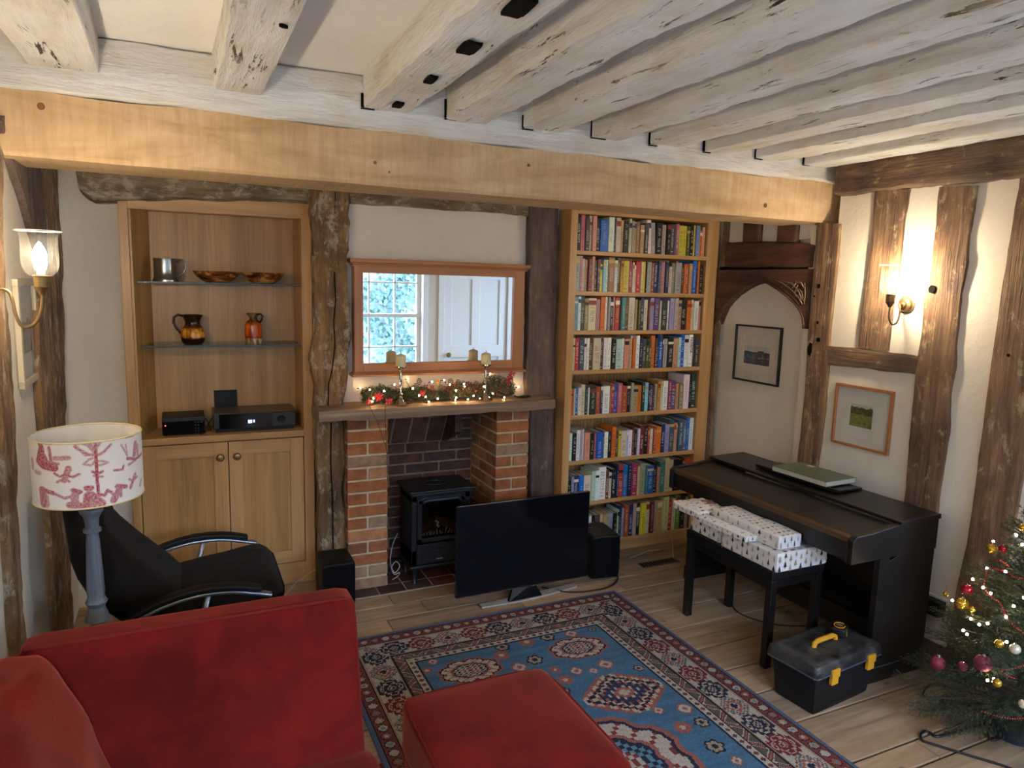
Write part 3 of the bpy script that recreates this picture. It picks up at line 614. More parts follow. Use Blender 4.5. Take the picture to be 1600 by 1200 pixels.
mb = MB(); mb.box(gx0, gx1, YM+.004, YM+.010, gz0, gz1); build('mirror_glass', mb, t_.m, mir)

# ---------------------------------------------------------------- fireplace
def brickmat(name, stops, dark=0):
    t = NT(name); g = t.N('ShaderNodeNewGeometry'); n = t.noise(t.obj(), 14, 6, .65); n2 = t.noise(t.obj(), 90, 4)
    r = t.ramp(g.outputs['Random Per Island'], [(p, C(c)) for p, c in stops])
    s = t.ramp(n, [(.35, (.66, .66, .68)), (.6, (1.1, 1.08, 1.05))]); t.base(t.mix(1, r.outputs[0], s.outputs[0], 'MULTIPLY'), .9, 0, .2); t.bump(t.math('ADD', n.outputs[0], n2.outputs[0]), .5, .006); return t.m
MBR = brickmat('orange red brick', [(0, '7c5038'), (.25, 'a2653e'), (.5, '93583a'), (.75, 'a87450'), (1, '8c7862')])
MBRD = brickmat('dark brick', [(0, '3c2c26'), (.3, '5a3a2e'), (.6, '4a3a36'), (1, '6a4432')])  # darker brick tones for the fire back, hood and corbel
MMORT = plain('lime mortar', 'b7a385', .95, 0, .1, .12, 40, .4); MMORTD = plain('dark mortar', '7d6c5a', .95, 0, .1, .2, 20)
fp = thing('fireplace', 'brick fireplace with orange brick pillars and dark sloping back', 'fireplace', (1.29, 3.8, 0))
CH = .94/14; BH = CH-.012
def bricks(mb, x0, x1, yf, d, z0, n, ch, rs, two=(.5,), face='y'):
    for k in range(n):
        z = z0+k*ch
        cuts = [0, 1] if k % 2 == 0 else [0]+list(two)+[1]
        for a, b in zip(cuts[:-1], cuts[1:]):
            A = x0+(x1-x0)*a+(.006 if a > 0 else 0); B = x0+(x1-x0)*b-(.006 if b < 1 else 0)
            j = rs.uniform(-.003, .001)
            mb.box(A, B, yf+j, yf+d, z+.006, z+ch-.006) if face == 'y' else mb.box(yf+j, yf+d, A, B, z+.006, z+ch-.006)
rs = random.Random(12)
for (a, b, nm) in ((.76, .975, 0), (1.60, 1.805, 1)):
    mb = MB(); bricks(mb, a, b, 3.59, .05, 0, 14, CH, rs, (.5,))
    # side faces
    if nm: 
        for k in range(14):
            cuts = [3.642, 3.74, 3.97] if k % 2 else [3.642, 3.84, 3.97]
            for p, q in zip(cuts[:-1], cuts[1:]): mb.box(a+rs.uniform(-.001, .002), a+.05, p+.005, q-.005, k*CH+.006, (k+1)*CH-.006)
    p = build('brick_pillar', mb, MBR, fp, bev=.003, seg=1)
    mb = MB(); mb.box(a+.005, b-.004, 3.596, 3.97, 0, .938); build('mortar', mb, MMORT, p)
mb = MB()
for k in range(15):
    z = k*CH*.95; xs = [.975, 1.08, 1.29, 1.50, 1.60] if k % 2 else [.975, 1.18, 1.39, 1.60]
    for p, q in zip(xs[:-1], xs[1:]): mb.box(p+.006, q-.006, 3.955+rs.uniform(-.003, .003), 3.99, z+.006, z+CH*.95-.006)
p = build('fire_back', mb, MBRD, fp, bev=.003, seg=1)
mb = MB(); mb.box(.975, 1.60, 3.963, 4.05, 0, 1.0); build('mortar', mb, MMORTD, p)
# sloping hood of soldier bricks
mb = MB(); o0 = V((.98, 3.945, .70)); ux = V((1, 0, 0)); us = V((0, -.155, .26)).normalized(); un = V((0, -.86, -.51))
for j in range(2):
    for i in range(4):
        sk = .012*j; mb.obox(o0+ux*(.004+i*.105+sk)+us*(j*.205+.006), ux*.094, us*.19, -un*.02)
hd = build('smoke_hood', mb, MBRD, fp, bev=.003, seg=1); mb = MB(); mb.obox(o0-un*.004, ux*.43, us*.42, -un*.02); build('mortar', mb, MMORTD, hd)
mb = MB(); mb.box(1.40, 1.44, 3.72, 3.95, .80, .97); mb.prism([(1.40, 3.72, .80), (1.40, 3.95, .80), (1.40, 3.95, .70)], (.04, 0, 0)); build('corbel', mb, MBRD, fp)
mb = MB(); mb.box(.66, 2.0, 4.052, 4.1, 0, .93); build('chimney_back', mb, MMORTD, fp)
# hearth tiles
def tilemat():
    t = NT('quarry tile'); g = t.N('ShaderNodeNewGeometry'); n = t.noise(t.obj(), 12, 5)
    r = t.ramp(g.outputs['Random Per Island'], [(0, C('40261e')), (.5, C('5a3226')), (1, C('4a3836'))]); s = t.ramp(n, [(.3, (.75,)*3), (.7, (1.15,)*3)])
    t.base(t.mix(1, r.outputs[0], s.outputs[0], 'MULTIPLY'), .45, 0, .4); return t.m
h = thing('hearth', 'dark red quarry tile hearth set in front of the stove', 'hearth', (1.2, 3.7, 0))
mb = MB(); xs = [.76+.148*k for k in range(8)]
for i in range(7):
    for (a, b) in ((3.492, 3.60), (3.60, 3.748), (3.748, 3.896), (3.896, 3.96)):
        mb.box(xs[i]+.003, xs[i+1]-.003, a+.003, b-.003, -.003, .006)
build('tiles', mb, tilemat(), h, bev=.0015, seg=1)
mb = MB(); mb.box(.758, xs[-1]+.002, 3.49, 3.96, -.003, .004); build('grout', mb, plain('grout', '9a8a78', .9), h)
# mantel beam
mm = timber('mantel_beam', [(.605+.0*i, 3.505, .94) if i == 0 else (.605+1.32*i/10, 3.505, .942+.002*math.sin(i*2.1)) for i in range(11)], [(.605+1.32*i/10, 3.505, 1.0) for i in range(11)], (0, .215, 0), MMAN, 'rough grey-brown oak mantel beam carrying the lit Christmas garland', 'mantel', N=40, rough=.0035, seed=41)

# ---------------------------------------------------------------- electric stove
MIRON = plain('black cast iron', '17171a', .45, .2, .5, .1, 60, .2)
st = thing('electric_stove', 'black cast iron style electric stove standing inside the brick fireplace', 'stove', (1.265, 3.66, 0))
a, b = 1.10, 1.435; yf, yb = 3.565, 3.78
mb = MB(); mb.box(a, a+.03, yf, yb, .10, .50); mb.box(b-.03, b, yf, yb, .10, .50); mb.box(a, b, yb-.02, yb, .10, .50); mb.box(a, b, yf, yb, .10, .19); mb.box(a, b, yf, yb, .46, .50); mb.box(a+.03, b-.03, 3.70, yb, .19, .46)
build('body', mb, MIRON, st, bev=.004)
mb = MB(); mb.box(a-.022, b+.022, yf-.04, yb+.01, .518, .532); mb.box(a-.012, b+.012, yf-.03, yb+.005, .500, .518); build('top_plate', mb, MIRON, st, bev=.006, seg=3)
mb = MB(); mb.tube([(1.262+.062*math.cos(k*PI/12), 3.66+.045*math.sin(k*PI/12), .535) for k in range(25)], .004, 6); build('top_ring', mb, MIRON, st, smooth=True)
mb = MB(); mb.box(a-.012, b+.012, yf-.02, yb, .088, .106); build('base_plate', mb, MIRON, st, bev=.005)
for lx in (a+.02, b-.02):
    for ly in (yf+.01, yb-.03):
        mb = MB(); mb.tube([(lx, ly, .092), (lx, ly, .06), (lx, ly-.002, .02), (lx, ly-.01, .0)], [.02, .015, .011, .014], 10); build('leg', mb, MIRON, st, smooth='auto')
dr = MB(); x0, x1 = a+.028, b-.028; z0, z1 = .235, .488
dr.box(x0, x0+.028, yf-.014, yf+.004, z0, z1-.01); dr.box(x1-.028, x1, yf-.014, yf+.004, z0, z1-.01); dr.box(x0, x1, yf-.014, yf+.004, z0, z0+.022)
dr.prism([(x0, yf-.014, z1-.035), (x0+.012, yf-.014, z1-.01), (x0+.04, yf-.014, z1), (x1-.04, yf-.014, z1), (x1-.012, yf-.014, z1-.01), (x1, yf-.014, z1-.035), (x1-.028, yf-.014, z1-.038), (x1-.05, yf-.014, z1-.028), (x0+.05, yf-.014, z1-.028), (x0+.028, yf-.014, z1-.038)], (0, .018, 0))
dd = fixn(build('door', dr, MIRON, st, bev=.003))
mb = MB(); mb.tube([(x0+.03, yf-.018, z1-.03), (x0+.05, yf-.02, z1-.016), (x1-.05, yf-.02, z1-.016), (x1-.03, yf-.018, z1-.03)], .008, 8); build('door_hood', mb, plain('blue black enamel', '283040', .3, .3), dd, smooth=True)
mb = MB(); mb.box(x0+.028, x1-.028, yf-.006, yf-.004, z0+.022, z1-.03); build('door_glass', mb, thin_glass('stove glass', (.75, .72, .7, 1), .06), dd)
mb = MB(); mb.box(x0, x1, yf-.010, yf+.002, .112, .222); build('ash_drawer', mb, MIRON, st, bev=.003)
mb = MB(); mb.tube([(1.262-.03, yf-.018, .182), (1.262+.03, yf-.018, .182)], .005, 8); build('drawer_handle', mb, MIRON, st)
mb = MB(); mb.box(1.24, 1.278, yf-.012, yf-.010, .13, .134); build('badge', mb, MCHROME, st)
rs = random.Random(4)
LOGB = wood('log bark', ('2b1c12', '4d3521', '6b4c30'), 'x', 2, .9, .5, .4); LOGE = plain('pale ash end', 'c9bba6', .9)
for (p, q, r) in (((1.15, 3.62, .285), (1.27, 3.66, .32), .022), ((1.25, 3.63, .33), (1.37, 3.61, .285), .026), ((1.19, 3.66, .27), (1.36, 3.66, .27), .024)):
    mb = MB(); mb.tube([V(p).lerp(V(q), k/6)+V((0, 0, rs.uniform(-.004, .004))) for k in range(7)], [r*rs.uniform(.85, 1.1) for _ in range(7)], 9); build('log', mb, LOGB, st, smooth='auto')
mb = MB()
for k in range(16):
    x = 1.16+k*.013+rs.uniform(-.005, .005); mb.tube([(x, 3.60, .255), (x+rs.uniform(-.01, .01), 3.60, .255+rs.uniform(.01, .04))], .0025, 5)
mb.tube([(1.245, 3.598, .335), (1.262, 3.598, .325), (1.256, 3.598, .305), (1.268, 3.598, .30)], .006, 6)
build('ash_embers', mb, LOGE, st)
mb = MB(); 
for k in range(13): mb.box(1.142+k*.02, 1.150+k*.02, 3.585, 3.59, .235, .262)
build('grate', mb, MIRON, st)
mb = MB(); pts = [(1.06, 3.70, .25), (1.02, 3.66, .20), (1.0, 3.63, .12), (1.02, 3.62, .06), (1.05, 3.62, .09), (1.03, 3.625, .12), (1.005, 3.62, .09), (1.02, 3.62, .05), (1.05, 3.62, .055), (1.04, 3.63, .03), (1.01, 3.63, .015)]
def smooth_path(pts, n=6):
    P = [V(p) for p in pts]; out = []
    for i in range(len(P)-1):
        p0 = P[max(i-1, 0)]; p1 = P[i]; p2 = P[i+1]; p3 = P[min(i+2, len(P)-1)]
        for k in range(n):
            t = k/n; out.append(.5*((2*p1)+(-p0+p2)*t+(2*p0-5*p1+4*p2-p3)*t*t+(-p0+3*p1-3*p2+p3)*t**3))
    out.append(P[-1]); return out
mb.tube(smooth_path(pts), .0028, 6); tag(build('grey_cable', mb, plain('grey cable', '8f8a86', .5), smooth=True), 'coiled grey cable hanging beside the stove inside the fireplace', 'cable')

# ---------------------------------------------------------------- television
tv = thing('television', 'black flat screen television standing on the floor before the fireplace', 'television', (1.58, 3.16, 0))
x0, x1, z0, z1, yt = 1.203, 1.962, .078, .556, 3.15
mb = MB(); mb.box(x0, x1, yt, yt+.022, z0, z1); mb.box(x0+.08, x1-.08, yt+.022, yt+.05, z0+.06, z1-.12); build('casing', mb, MBLKG, tv, bev=.003)
t_ = NT('dark television screen'); t_.base((.004, .004, .006, 1), .10, 0, .22)
mb = MB(); mb.box(x0+.008, x1-.008, yt-.0012, yt+.001, z0+.016, z1-.008); build('screen', mb, t_.m, tv)
mb = MB(); mb.box(x0+.002, x1-.002, yt-.002, yt+.001, z0, z0+.004); mb.box(x0, x1, yt-.001, yt+.002, z1-.003, z1); build('metal_edge', mb, MCHROME, tv)
mb = MB(); mb.box(1.565, 1.605, yt-.003, yt, z0+.004, z0+.010); build('logo_plate', mb, MGREY, tv)
std = MB(); n = 20; A = wz(750, 948); B = wz(898, 915); 
for k in range(n):
    t0, t1 = k/n, (k+1)/n; p, q = A.lerp(B, t0), A.lerp(B, t1); bw = .022*math.sin(PI*(t0+t1)/2); nb = V((0, -1, 0))
    std.add([p+nb*(.022+bw), q+nb*(.022+bw), q+nb*(-.008-0), p+nb*(-.008-0), p+nb*(.022+bw)+V((0, 0, .007)), q+nb*(.022+bw)+V((0, 0, .007)), q+nb*-.008+V((0, 0, .012)), p+nb*-.008+V((0, 0, .012))], [(0, 3, 2, 1), (4, 5, 6, 7), (0, 1, 5, 4), (2, 3, 7, 6)])
fixn(build('stand_bar', std, plain('brushed chrome', 'c8c2b8', .5, .8), tv))
mb = MB(); mb.prism([(1.50, 3.155, .008), (1.70, 3.165, .008), (1.66, 3.185, .08), (1.54, 3.185, .08)], (0, .018, 0)); fixn(build('stand_neck', mb, MBLKG, tv))
mb = MB(); mb.tube(smooth_path([(1.75, 3.26, .006), (1.85, 3.15, .006), (2.0, 3.115, .006), (2.13, 3.14, .006), (2.22, 3.23, .006), (2.19, 3.33, .006), (2.10, 3.40, .006)]), .004, 6); tag(build('black_cable', mb, MBLK, smooth=True), 'black cable curving over the floorboards between television and right speaker', 'cable')
# loudspeakers
def speaker(label, x0, x1, yf, d, h, rz):
    cx, cy = (x0+x1)/2, yf+d/2
    s = thing('loudspeaker', label, 'speaker', (cx, cy, 0), rz, 'loudspeakers on the floor'); w = (x1-x0)/2; l = d/2
    mb = MB(); mb.rounded(lambda u, v, t: (u*w, v*l, h/2+t*h/2), 8, (.14, .10, .1)); build('cabinet', mb, MBLK, s, smooth=True, local=True)
    mb = MB(); mb.rounded(lambda u, v, t: (u*w*.94, -l-.002+v*.006, h/2+t*h/2*.94), 6, (.16, .9, .12)); build('grille', mb, plain('black speaker cloth', '0a0a0c', .95, 0, .1, .2, 300), s, smooth=True, local=True)
    mb = MB(); mb.box(-.008, .008, -l-.0095, -l-.006, .014, .022); build('badge', mb, MGREY, s, local=True)
    mb = MB(); mb.box(-w*.7, w*.7, -l*.8, l*.8, -.0, .004); build('foot_pad', mb, MBLK, s, local=True)
speaker('black loudspeaker on the floor left of the brick pillar, behind the red sofa', .60, .765, 3.42, .22, .235, 0)
speaker('black loudspeaker on the floor right of the television, before the bookcase', 2.07, 2.245, 3.24, .24, .25, -.12)
# ---------------------------------------------------------------- bookcase
BF = 3.575; BB = 3.82
bc = thing('bookcase', 'tall oak bookcase of eight shelves packed with books, right of the fireplace', 'bookcase', (2.57, 3.7, 0))
multi('upright', [(2.024, 2.07, BF, BB, 0, 2.075), (3.005, 3.035, BF, BB, 0, 2.075)], MOAKZ, bc, bev=.002); multi('filler_strip', [(3.035, 3.1, BF+.006, BF+.06, 0, 2.075)], MOAKZ, bc, bev=.002)
SHZ = [1.845, 1.613, 1.386, 1.152, .882, .606, .345, .08]
for i, z in enumerate(SHZ):
    mb = MB(); mb.box(2.07, 3.005, BF+.002, BB, z-.024, z)
    if i == 7: mb.box(2.07, 3.005, BF+.01, BF+.03, 0, z-.02)
    build('shelf' if i < 7 else 'plinth_shelf', mb, MOAKX, bc, bev=.002)
mb = MB(); mb.box(2.07, 3.005, BF+.002, BB, 2.05, 2.075); build('top', mb, MOAKX, bc)
mb = MB()
n = 36
for k in range(n):
    a = 2.07+.935*k/n; mb.box(a+.001, a+.935/n-.002, BB-.006, BB, 0, 2.05)
build('beaded_back', mb, MOAKZ, bc, bev=.002, seg=1)
mb = MB(); mb.box(2.07, 3.005, BB, BB+.004, 0, 2.05); build('back_board', mb, MOAKV, bc)

# ---------------------------------------------------------------- books
PAL = {'blk': ('1c1a1c', 'black'), 'pnk': ('b85a6a', 'pink'), 'dgr': ('4a4644', 'dark grey'), 'crm': ('cdbda0', 'cream'), 'blu': ('1860b0', 'blue'), 'wht': ('dcd8d0', 'white'),
 'tan': ('b08d62', 'tan'), 'sag': ('98997a', 'sage green'), 'lgr': ('a09c94', 'light grey'), 'stl': ('5a6a7c', 'steel blue'), 'yel': ('d0b83a', 'yellow'), 'olv': ('55502c', 'olive'),
 'gbl': ('7f98b4', 'grey-blue'), 'org': ('cc6a22', 'orange'), 'sal': ('cf9078', 'salmon'), 'ros': ('b87878', 'rose'), 'mar': ('66262a', 'maroon'), 'sky': ('8fc0d4', 'pale blue'),
 'brn': ('5c3a24', 'brown'), 'brz': ('8a6c44', 'bronze'), 'amb': ('c98a2c', 'amber'), 'red': ('b03430', 'red'), 'nav': ('222c50', 'navy'), 'lil': ('9a92b0', 'lilac'), 'pur': ('5a4474', 'purple'),
 'kha': ('857a5c', 'khaki'), 'rst': ('a04c28', 'rust'), 'dgn': ('26382c', 'dark green'), 'tea': ('3c7f88', 'teal'), 'mnt': ('b8c4b4', 'mint'), 'mag': ('8e3460', 'magenta'), 'lim': ('b4bc44', 'lime'), 'crs': ('a02c4a', 'crimson'), 'slt': ('46525e', 'slate'), 'gng': ('5c8a44', 'green')}
ROWS = [
 ('top', 75, 1530, '120blk9 165pnk10 210dgr9 240crm10 280sal10 325blk9 410blu9 470wht10 495dgr9 545crm10 580tan9 635blk9 665crm10 695sag9 720tan9 760brz9 805tan8 850dgr9 900wht10L 950lgr9L 1015blk9 1060lgr9 1105blk9 1155dgr9 1170stl9 1205pnk9 1255yel9 1305yel9 1345olv9 1385blk9 1410yel9 1455gbl9 1490org8 1525sal9'),
 ('second', 55, 1510, '100lgr10 130ros10 160crm9 190tan9 232mar9 262sal10 290blk9 320dgr9 352yel8 378sky9 402wht9 470brz10 505wht9 535dgr10 570amb9 625yel9 645crm9 672red9 690crm9 718crm8 775red9 800crm9 828yel9 842blk9 895lgr9 922rst9 965nav9 1000slt9 1050ros9 1090nav9 1125crm8 1165kha9 1240lgr9 1270brn9 1300org9 1330rst9 1370tan9 1420blu10 1435blk8 1465org10 1505blk9'),
 ('third', 85, 1505, '130gbl10 160wht10 200dgr10 240kha9 322crm9 365ros9 415org10 440wht10 465lgr10 500blk9 520sal10 570red10 585blk9 630tea10 670brn10 740crm10 770tan9 795olv9 835nav10 885crm9 905mar9 950lil10 1010pur10 1030crm9 1100dgn9 1130wht9 1180lil10 1225lgr10 1265tan9 1330blk9 1385org9 1415crm9 1470wht9 1500ros9'),
 ('fourth', 50, 1495, '85crm9 125red9 180slt9 205wht9 235wht9 270brn9 350crm9 390brn9 430wht9 475wht9 520blk9 585mnt9 610wht9 660sal9 690tan9 710crm10 745org9 785wht10 820nav9 860dgr9 890olv9 920olv9 970org10 990brn9 1010nav10 1050blu10 1065brn9 1115lgr9 1180blk9 1235tan9 1270mnt9 1315blu10 1365wht10 1415wht10 1445dgr9 1490dgr9'),
 ('fifth', 72, 1495, '105org8 125crm8 150blu8 180wht8 225crm9 255dgr8 270wht8 335dgn8 390rst8 415nav9 490wht8 500tan9 535red9 570blu9 620pnk9 680rst8 720blk9 745lgr9 800tan8 842org8 880dgn9 920sky9 940blk9 975pur8 1000brn8 1025lgr8 1055amb9 1085crm9 1145wht9 1185mag9 1240pur9 1275tan8 1330kha8 1405wht11 1430blk11 1490dgn11'),
 ('sixth', 78, 1508, '118wht8 155blk8 190wht9 225lgr9 240wht9 300sal8 345blk8 375pnk8 440blu8 460pur8 500wht8 540blk8 585org9 615brn8 640yel8 700crm8 725sky8 772wht8 798brn9 830blk8 855wht8 910mar9 955blk9 980red8 1010crm8 1045rst8 1105org8 1150nav9 1200lil9 1260slt10 1285sal9 1310tan9 1370slt10 1410stl10 1450blu10 1505wht10'),
 ('seventh', 55, 1462, '95blk7 120lil8 180nav8 230blu8 310crm8 345mnt9 385wht9 465wht10 500brn9 530crm8 580blk9 600nav10 655red10 705blu10 750nav10 820crs10 850crm9 910sag10 930tea9 1005blu9 1050blk10 1075sal8 1135tea10 1180crm11 1240crm10 1290blk10 1345blk10 1375tan9 1460rst10'),
 ('bottom', -80, 1428, '0dgr8 60brn8 120nav8 175tan8 215wht8 255blk8 315dgr8 350crm8 385tan8 430sag8 470lil8 510blk8 530mnt9 570nav10 600lil9 660rst10 710nav10 755lgr10 800blk10 865yel10 920crm10 970mar10 1015lgr10 1080tan10 1150crm11 1200red10 1245crm10 1310gng11 1370blk11 1415lgr10 1428dgr10')]
import re
MBOOK = attr('printed book cover', .45, .4); MPAGE = C('c2b08c'); rs = random.Random(77)
# front-face X for each pixel on shelf rows: straight measured mapping
def ordw(i): return {1: 'first', 2: 'second', 3: 'third', 4: 'fourth', 5: 'fifth', 6: 'sixth', 7: 'seventh', 8: 'eighth', 9: 'ninth', 10: 'tenth'}.get(i, '%dth' % i if i not in (21, 22, 23, 31, 32, 33, 41, 42) else {21: '21st', 22: '22nd', 23: '23rd', 31: '31st', 32: '32nd', 33: '33rd', 41: '41st', 42: '42nd'}[i])
def lum(c): return .3*c[0]+.6*c[1]+.1*c[2]
for ri, (rn, z0, z1, spec) in enumerate(ROWS):
    bk = re.findall(r'(-?\d+)([a-z]{3})(\d+)(L?)', spec); prev = z0
    X0, X1 = 2.072, 3.003; fullw = (z1-z0)
    for bi, (e, cc, hh, lean) in enumerate(bk):
        e = int(e); xa = X0+(prev-z0)/fullw*(X1-X0); xb = X0+(min(e, z1)-z0)/fullw*(X1-X0); prev = e
        w = xb-xa-.0006; h = .0205*int(hh)*(1+rs.uniform(-.03, .03))
        if ri == 7: h = .0208*int(hh)
        h = min(h, (SHZ[ri-1]-.024 if ri else 2.05)-SHZ[ri]-.006)
        dep = .125+rs.uniform(-.01, .03)+(.03 if int(hh) > 9 else 0); yb = BF+(.012 if ri < 4 else .006)+rs.uniform(0, .014)
        base = C(PAL[cc][0]); base = tuple(v*rs.uniform(.85, 1.12) for v in base[:3])+(1,)
        dark = lum(base) < .22; ink = C(rs.choice(['e6dcc4', 'f0ece0', 'd8b860', 'e0c8c0'])) if dark else C(rs.choice(['2a2420', '7a2420', '1e2c50', '302a28']))
        mb = MB(); t = .0016; z = SHZ[ri]
        def P(a0, a1, b0, b1, c0, c1, col): mb.box(a0, a1, b0, b1, c0, c1, col)
        P(0, t, 0, dep, 0, h, base); P(w-t, w, 0, dep, 0, h, base)
        P(t, w-t, -.0018, .002, 0, h, base)
        P(t, w-t, .002, dep-.003, .002, h-.003, MPAGE)
        ink = tuple(.45*base[q]+.55*ink[q] for q in range(3))+(1,); cx = w/2; sw = w*.30
        # spine bands and lettering strokes
        st_ = rs.random()
        if st_ < .3:
            zz = h*rs.uniform(.72, .85); bc2 = C(rs.choice(['d8cfb8', '8c2a26', '2b3a60', 'c09a48', '1e1c1c'])); P(t*.5, w-t*.5, -.0023, -.0017, zz, zz+h*rs.uniform(.06, .16), bc2)
        if st_ > .55: 
            zz = h*rs.uniform(.05, .1); P(cx-sw*.7, cx+sw*.7, -.0023, -.0017, zz, zz+h*.035, ink)
        if w > .011:
            zc = h*rs.uniform(.16, .28); ze = h*rs.uniform(.62, .92); bw = sw*rs.uniform(.45, .9)
            while zc < ze:
                L = rs.uniform(.003, .008)
                if rs.random() > .22:
                    P(cx-bw, cx+bw, -.0022, -.0017, zc, zc+L*.45, ink)
                    if rs.random() > .5: P(cx-bw, cx-bw*.3, -.0022, -.0017, zc+L*.45, zc+L*.9, ink)
                    else: P(cx+bw*.3, cx+bw, -.0022, -.0017, zc+L*.45, zc+L*.9, ink)
                zc += L*1.35
        o = build('book', mb, MBOOK)
        if lean: o.rotation_euler = (0, -.06, 0); o.location = (xa-.004, yb, z)
        else: o.location = (xa, yb, z)
        nb = [PAL[bk[k][1]][1] if 0 <= k < len(bk) else None for k in (bi-1, bi+1)]
        size = 'thick ' if w > .036 else ('slim ' if w < .018 else '')
        tall = 'tall ' if int(hh) > 10 else ''
        pos = ('between %s and %s' % (nb[0], nb[1])) if nb[0] and nb[1] else ('beside %s' % (nb[1] or nb[0]))
        tag(o, '%s%s%s book, %s from left on %s shelf, %s' % (tall, '' if tall else size, PAL[cc][1], ordw(bi+1), rn, pos), 'book', 'books on the %s shelf' % rn)
        if ri == 3 and e == 1415:
            cu = bpy.data.curves.new('lettering', 'FONT'); cu.body = 'PATRICK'; cu.size = .026; cu.extrude = .0004
            to = bpy.data.objects.new('lettering', cu); COL.objects.link(to); bpy.context.view_layer.update()
            me = bpy.data.meshes.new_from_object(to.evaluated_get(bpy.context.evaluated_depsgraph_get())); bpy.data.objects.remove(to)
            lo = bpy.data.objects.new('lettering', me); COL.objects.link(lo); me.materials.append(MBLKG); lo.parent = o
            lo.rotation_euler = (PI/2, PI/2, 0); lo.location = (w*.32, -.0026, h*.93)
# ---------------------------------------------------------------- wall sconces
SCG = thin_glass('hurricane glass', (.96, .94, .90, 1), .05)
_n = SCG.node_tree; _mx = [q for q in _n.nodes if q.type == 'MIX_SHADER'][0]; _tl = _n.nodes.new('ShaderNodeBsdfTranslucent'); _tl.inputs[0].default_value = (.95, .9, .78, 1)
_m2 = _n.nodes.new('ShaderNodeMixShader'); _m2.inputs[0].default_value = .004; _n.links.new(_mx.outputs[0], _m2.inputs[1]); _n.links.new(_tl.outputs[0], _m2.inputs[2]); _n.links.new(_m2.outputs[0], _n.nodes['Material Output'].inputs[0])
MBULB = emit('candle bulb', (1, .87, .65, 1), 390)
def hurricane(root, c, k=1.0):
    x, y, z = c     # z = cup top
    mb = MB(); pr = [(.016, 0), (.03, .004), (.043, .016), (.049, .034), (.050, .06), (.049, .10), (.050, .122), (.056, .134), (.061, .138)]
    mb.lathe((x, y, z), [(r*k, h*k) for r, h in pr], 36); g = build('glass_shade', mb, SCG, root, smooth=True)
    mb = MB(); mb.tube([(x+.0605*k*math.cos(q*PI/16), y+.0605*k*math.sin(q*PI/16), z+.138*k) for q in range(33)], .0014, 6); build('rim', mb, plain('glass rim', 'e8dfc8', .1, 0, .8), g, smooth=True)
    mb = MB(); mb.lathe((x, y, z), [(.010, .0), (.011, .03*k), (.0, .03*k)], 14); build('candle_tube', mb, plain('candle sleeve', 'e8dcc0', .5), root, smooth='auto')
    mb = MB(); mb.lathe((x, y, z+.03*k), [(0, 0), (.010, .002), (.0185*k, .018), (.0195*k, .030), (.015*k, .047), (.005, .062), (0, .068)], 18); build('bulb', mb, MBULB, root, smooth=True)
    mb = MB(); mb.lathe((x, y, z), [(0, -.054*k), (.007, -.054*k), (.011*k, -.046*k), (.019*k, -.034*k), (.021*k, -.03*k), (.019*k, -.026*k), (.020*k, -.0), (.024*k, .002), (.024*k, .005), (0, .006)], 20); fixn(build('cup', mb, MBRASS, root, smooth='auto'))
s = thing('wall_sconce', 'brass wall light with glass hurricane shade glowing at the left edge', 'wall light', (-.5, 2.32, 1.6))
c = (-.338, 2.32, 1.632); hurricane(s, c, .9)
mb = MB(); mb.tube(smooth_path([(-.338, 2.32, 1.59), (-.343, 2.32, 1.54), (-.362, 2.32, 1.503), (-.388, 2.32, 1.497), (-.402, 2.32, 1.53), (-.408, 2.32, 1.575), (-.42, 2.32, 1.595), (-.455, 2.32, 1.597), (-.49, 2.32, 1.597)]), .0045, 10); build('arm', mb, MBRASS, s, smooth=True)
mb = MB(); mb.lathe((-.5, 2.32, 1.6), [(0, .02), (.02, .018), (.035, .008), (.042, .004), (.042, 0)], 24, axis=(1, 0, 0)); fixn(build('wall_plate', mb, MBRASS, s, smooth='auto'))
for yy in (.55,):     # the matching light further along the left wall, outside the picture
    s3 = copy_tree(s); s3.location = (-.5, yy, 1.6); s3['label'] = 'brass wall light with glass shade on the left wall, nearer the window'
p = wx(1417, 476, XR); s = thing('wall_sconce', 'brass wall light with glass shade shining between two brown timbers, above the rail', 'wall light', (XR, p.y, p.z))
q = (2.965, p.y-.018, 1.640); hurricane(s, q, 1.0)
mb = MB(); mb.tube(smooth_path([(q[0], q[1], q[2]-.045), (q[0]+.002, q[1], q[2]-.10), (q[0]+.020, q[1]-.004, q[2]-.132), (q[0]+.046, q[1]-.008, q[2]-.125), (q[0]+.062, q[1]-.006, q[2]-.09), (q[0]+.070, q[1], q[2]-.052), (q[0]+.08, p.y-.002, p.z+.002), (XR-.03, p.y, p.z)]), .0045, 10); build('arm', mb, MBRASS, s, smooth=True)
mb = MB(); mb.lathe((XR, p.y, p.z), [(0, .034), (.012, .03), (.016, .022), (.030, .018), (.036, .008), (.042, .006), (.042, 0)], 28, axis=(-1, 0, 0)); fixn(build('wall_plate', mb, MBRASS, s, smooth='auto'))

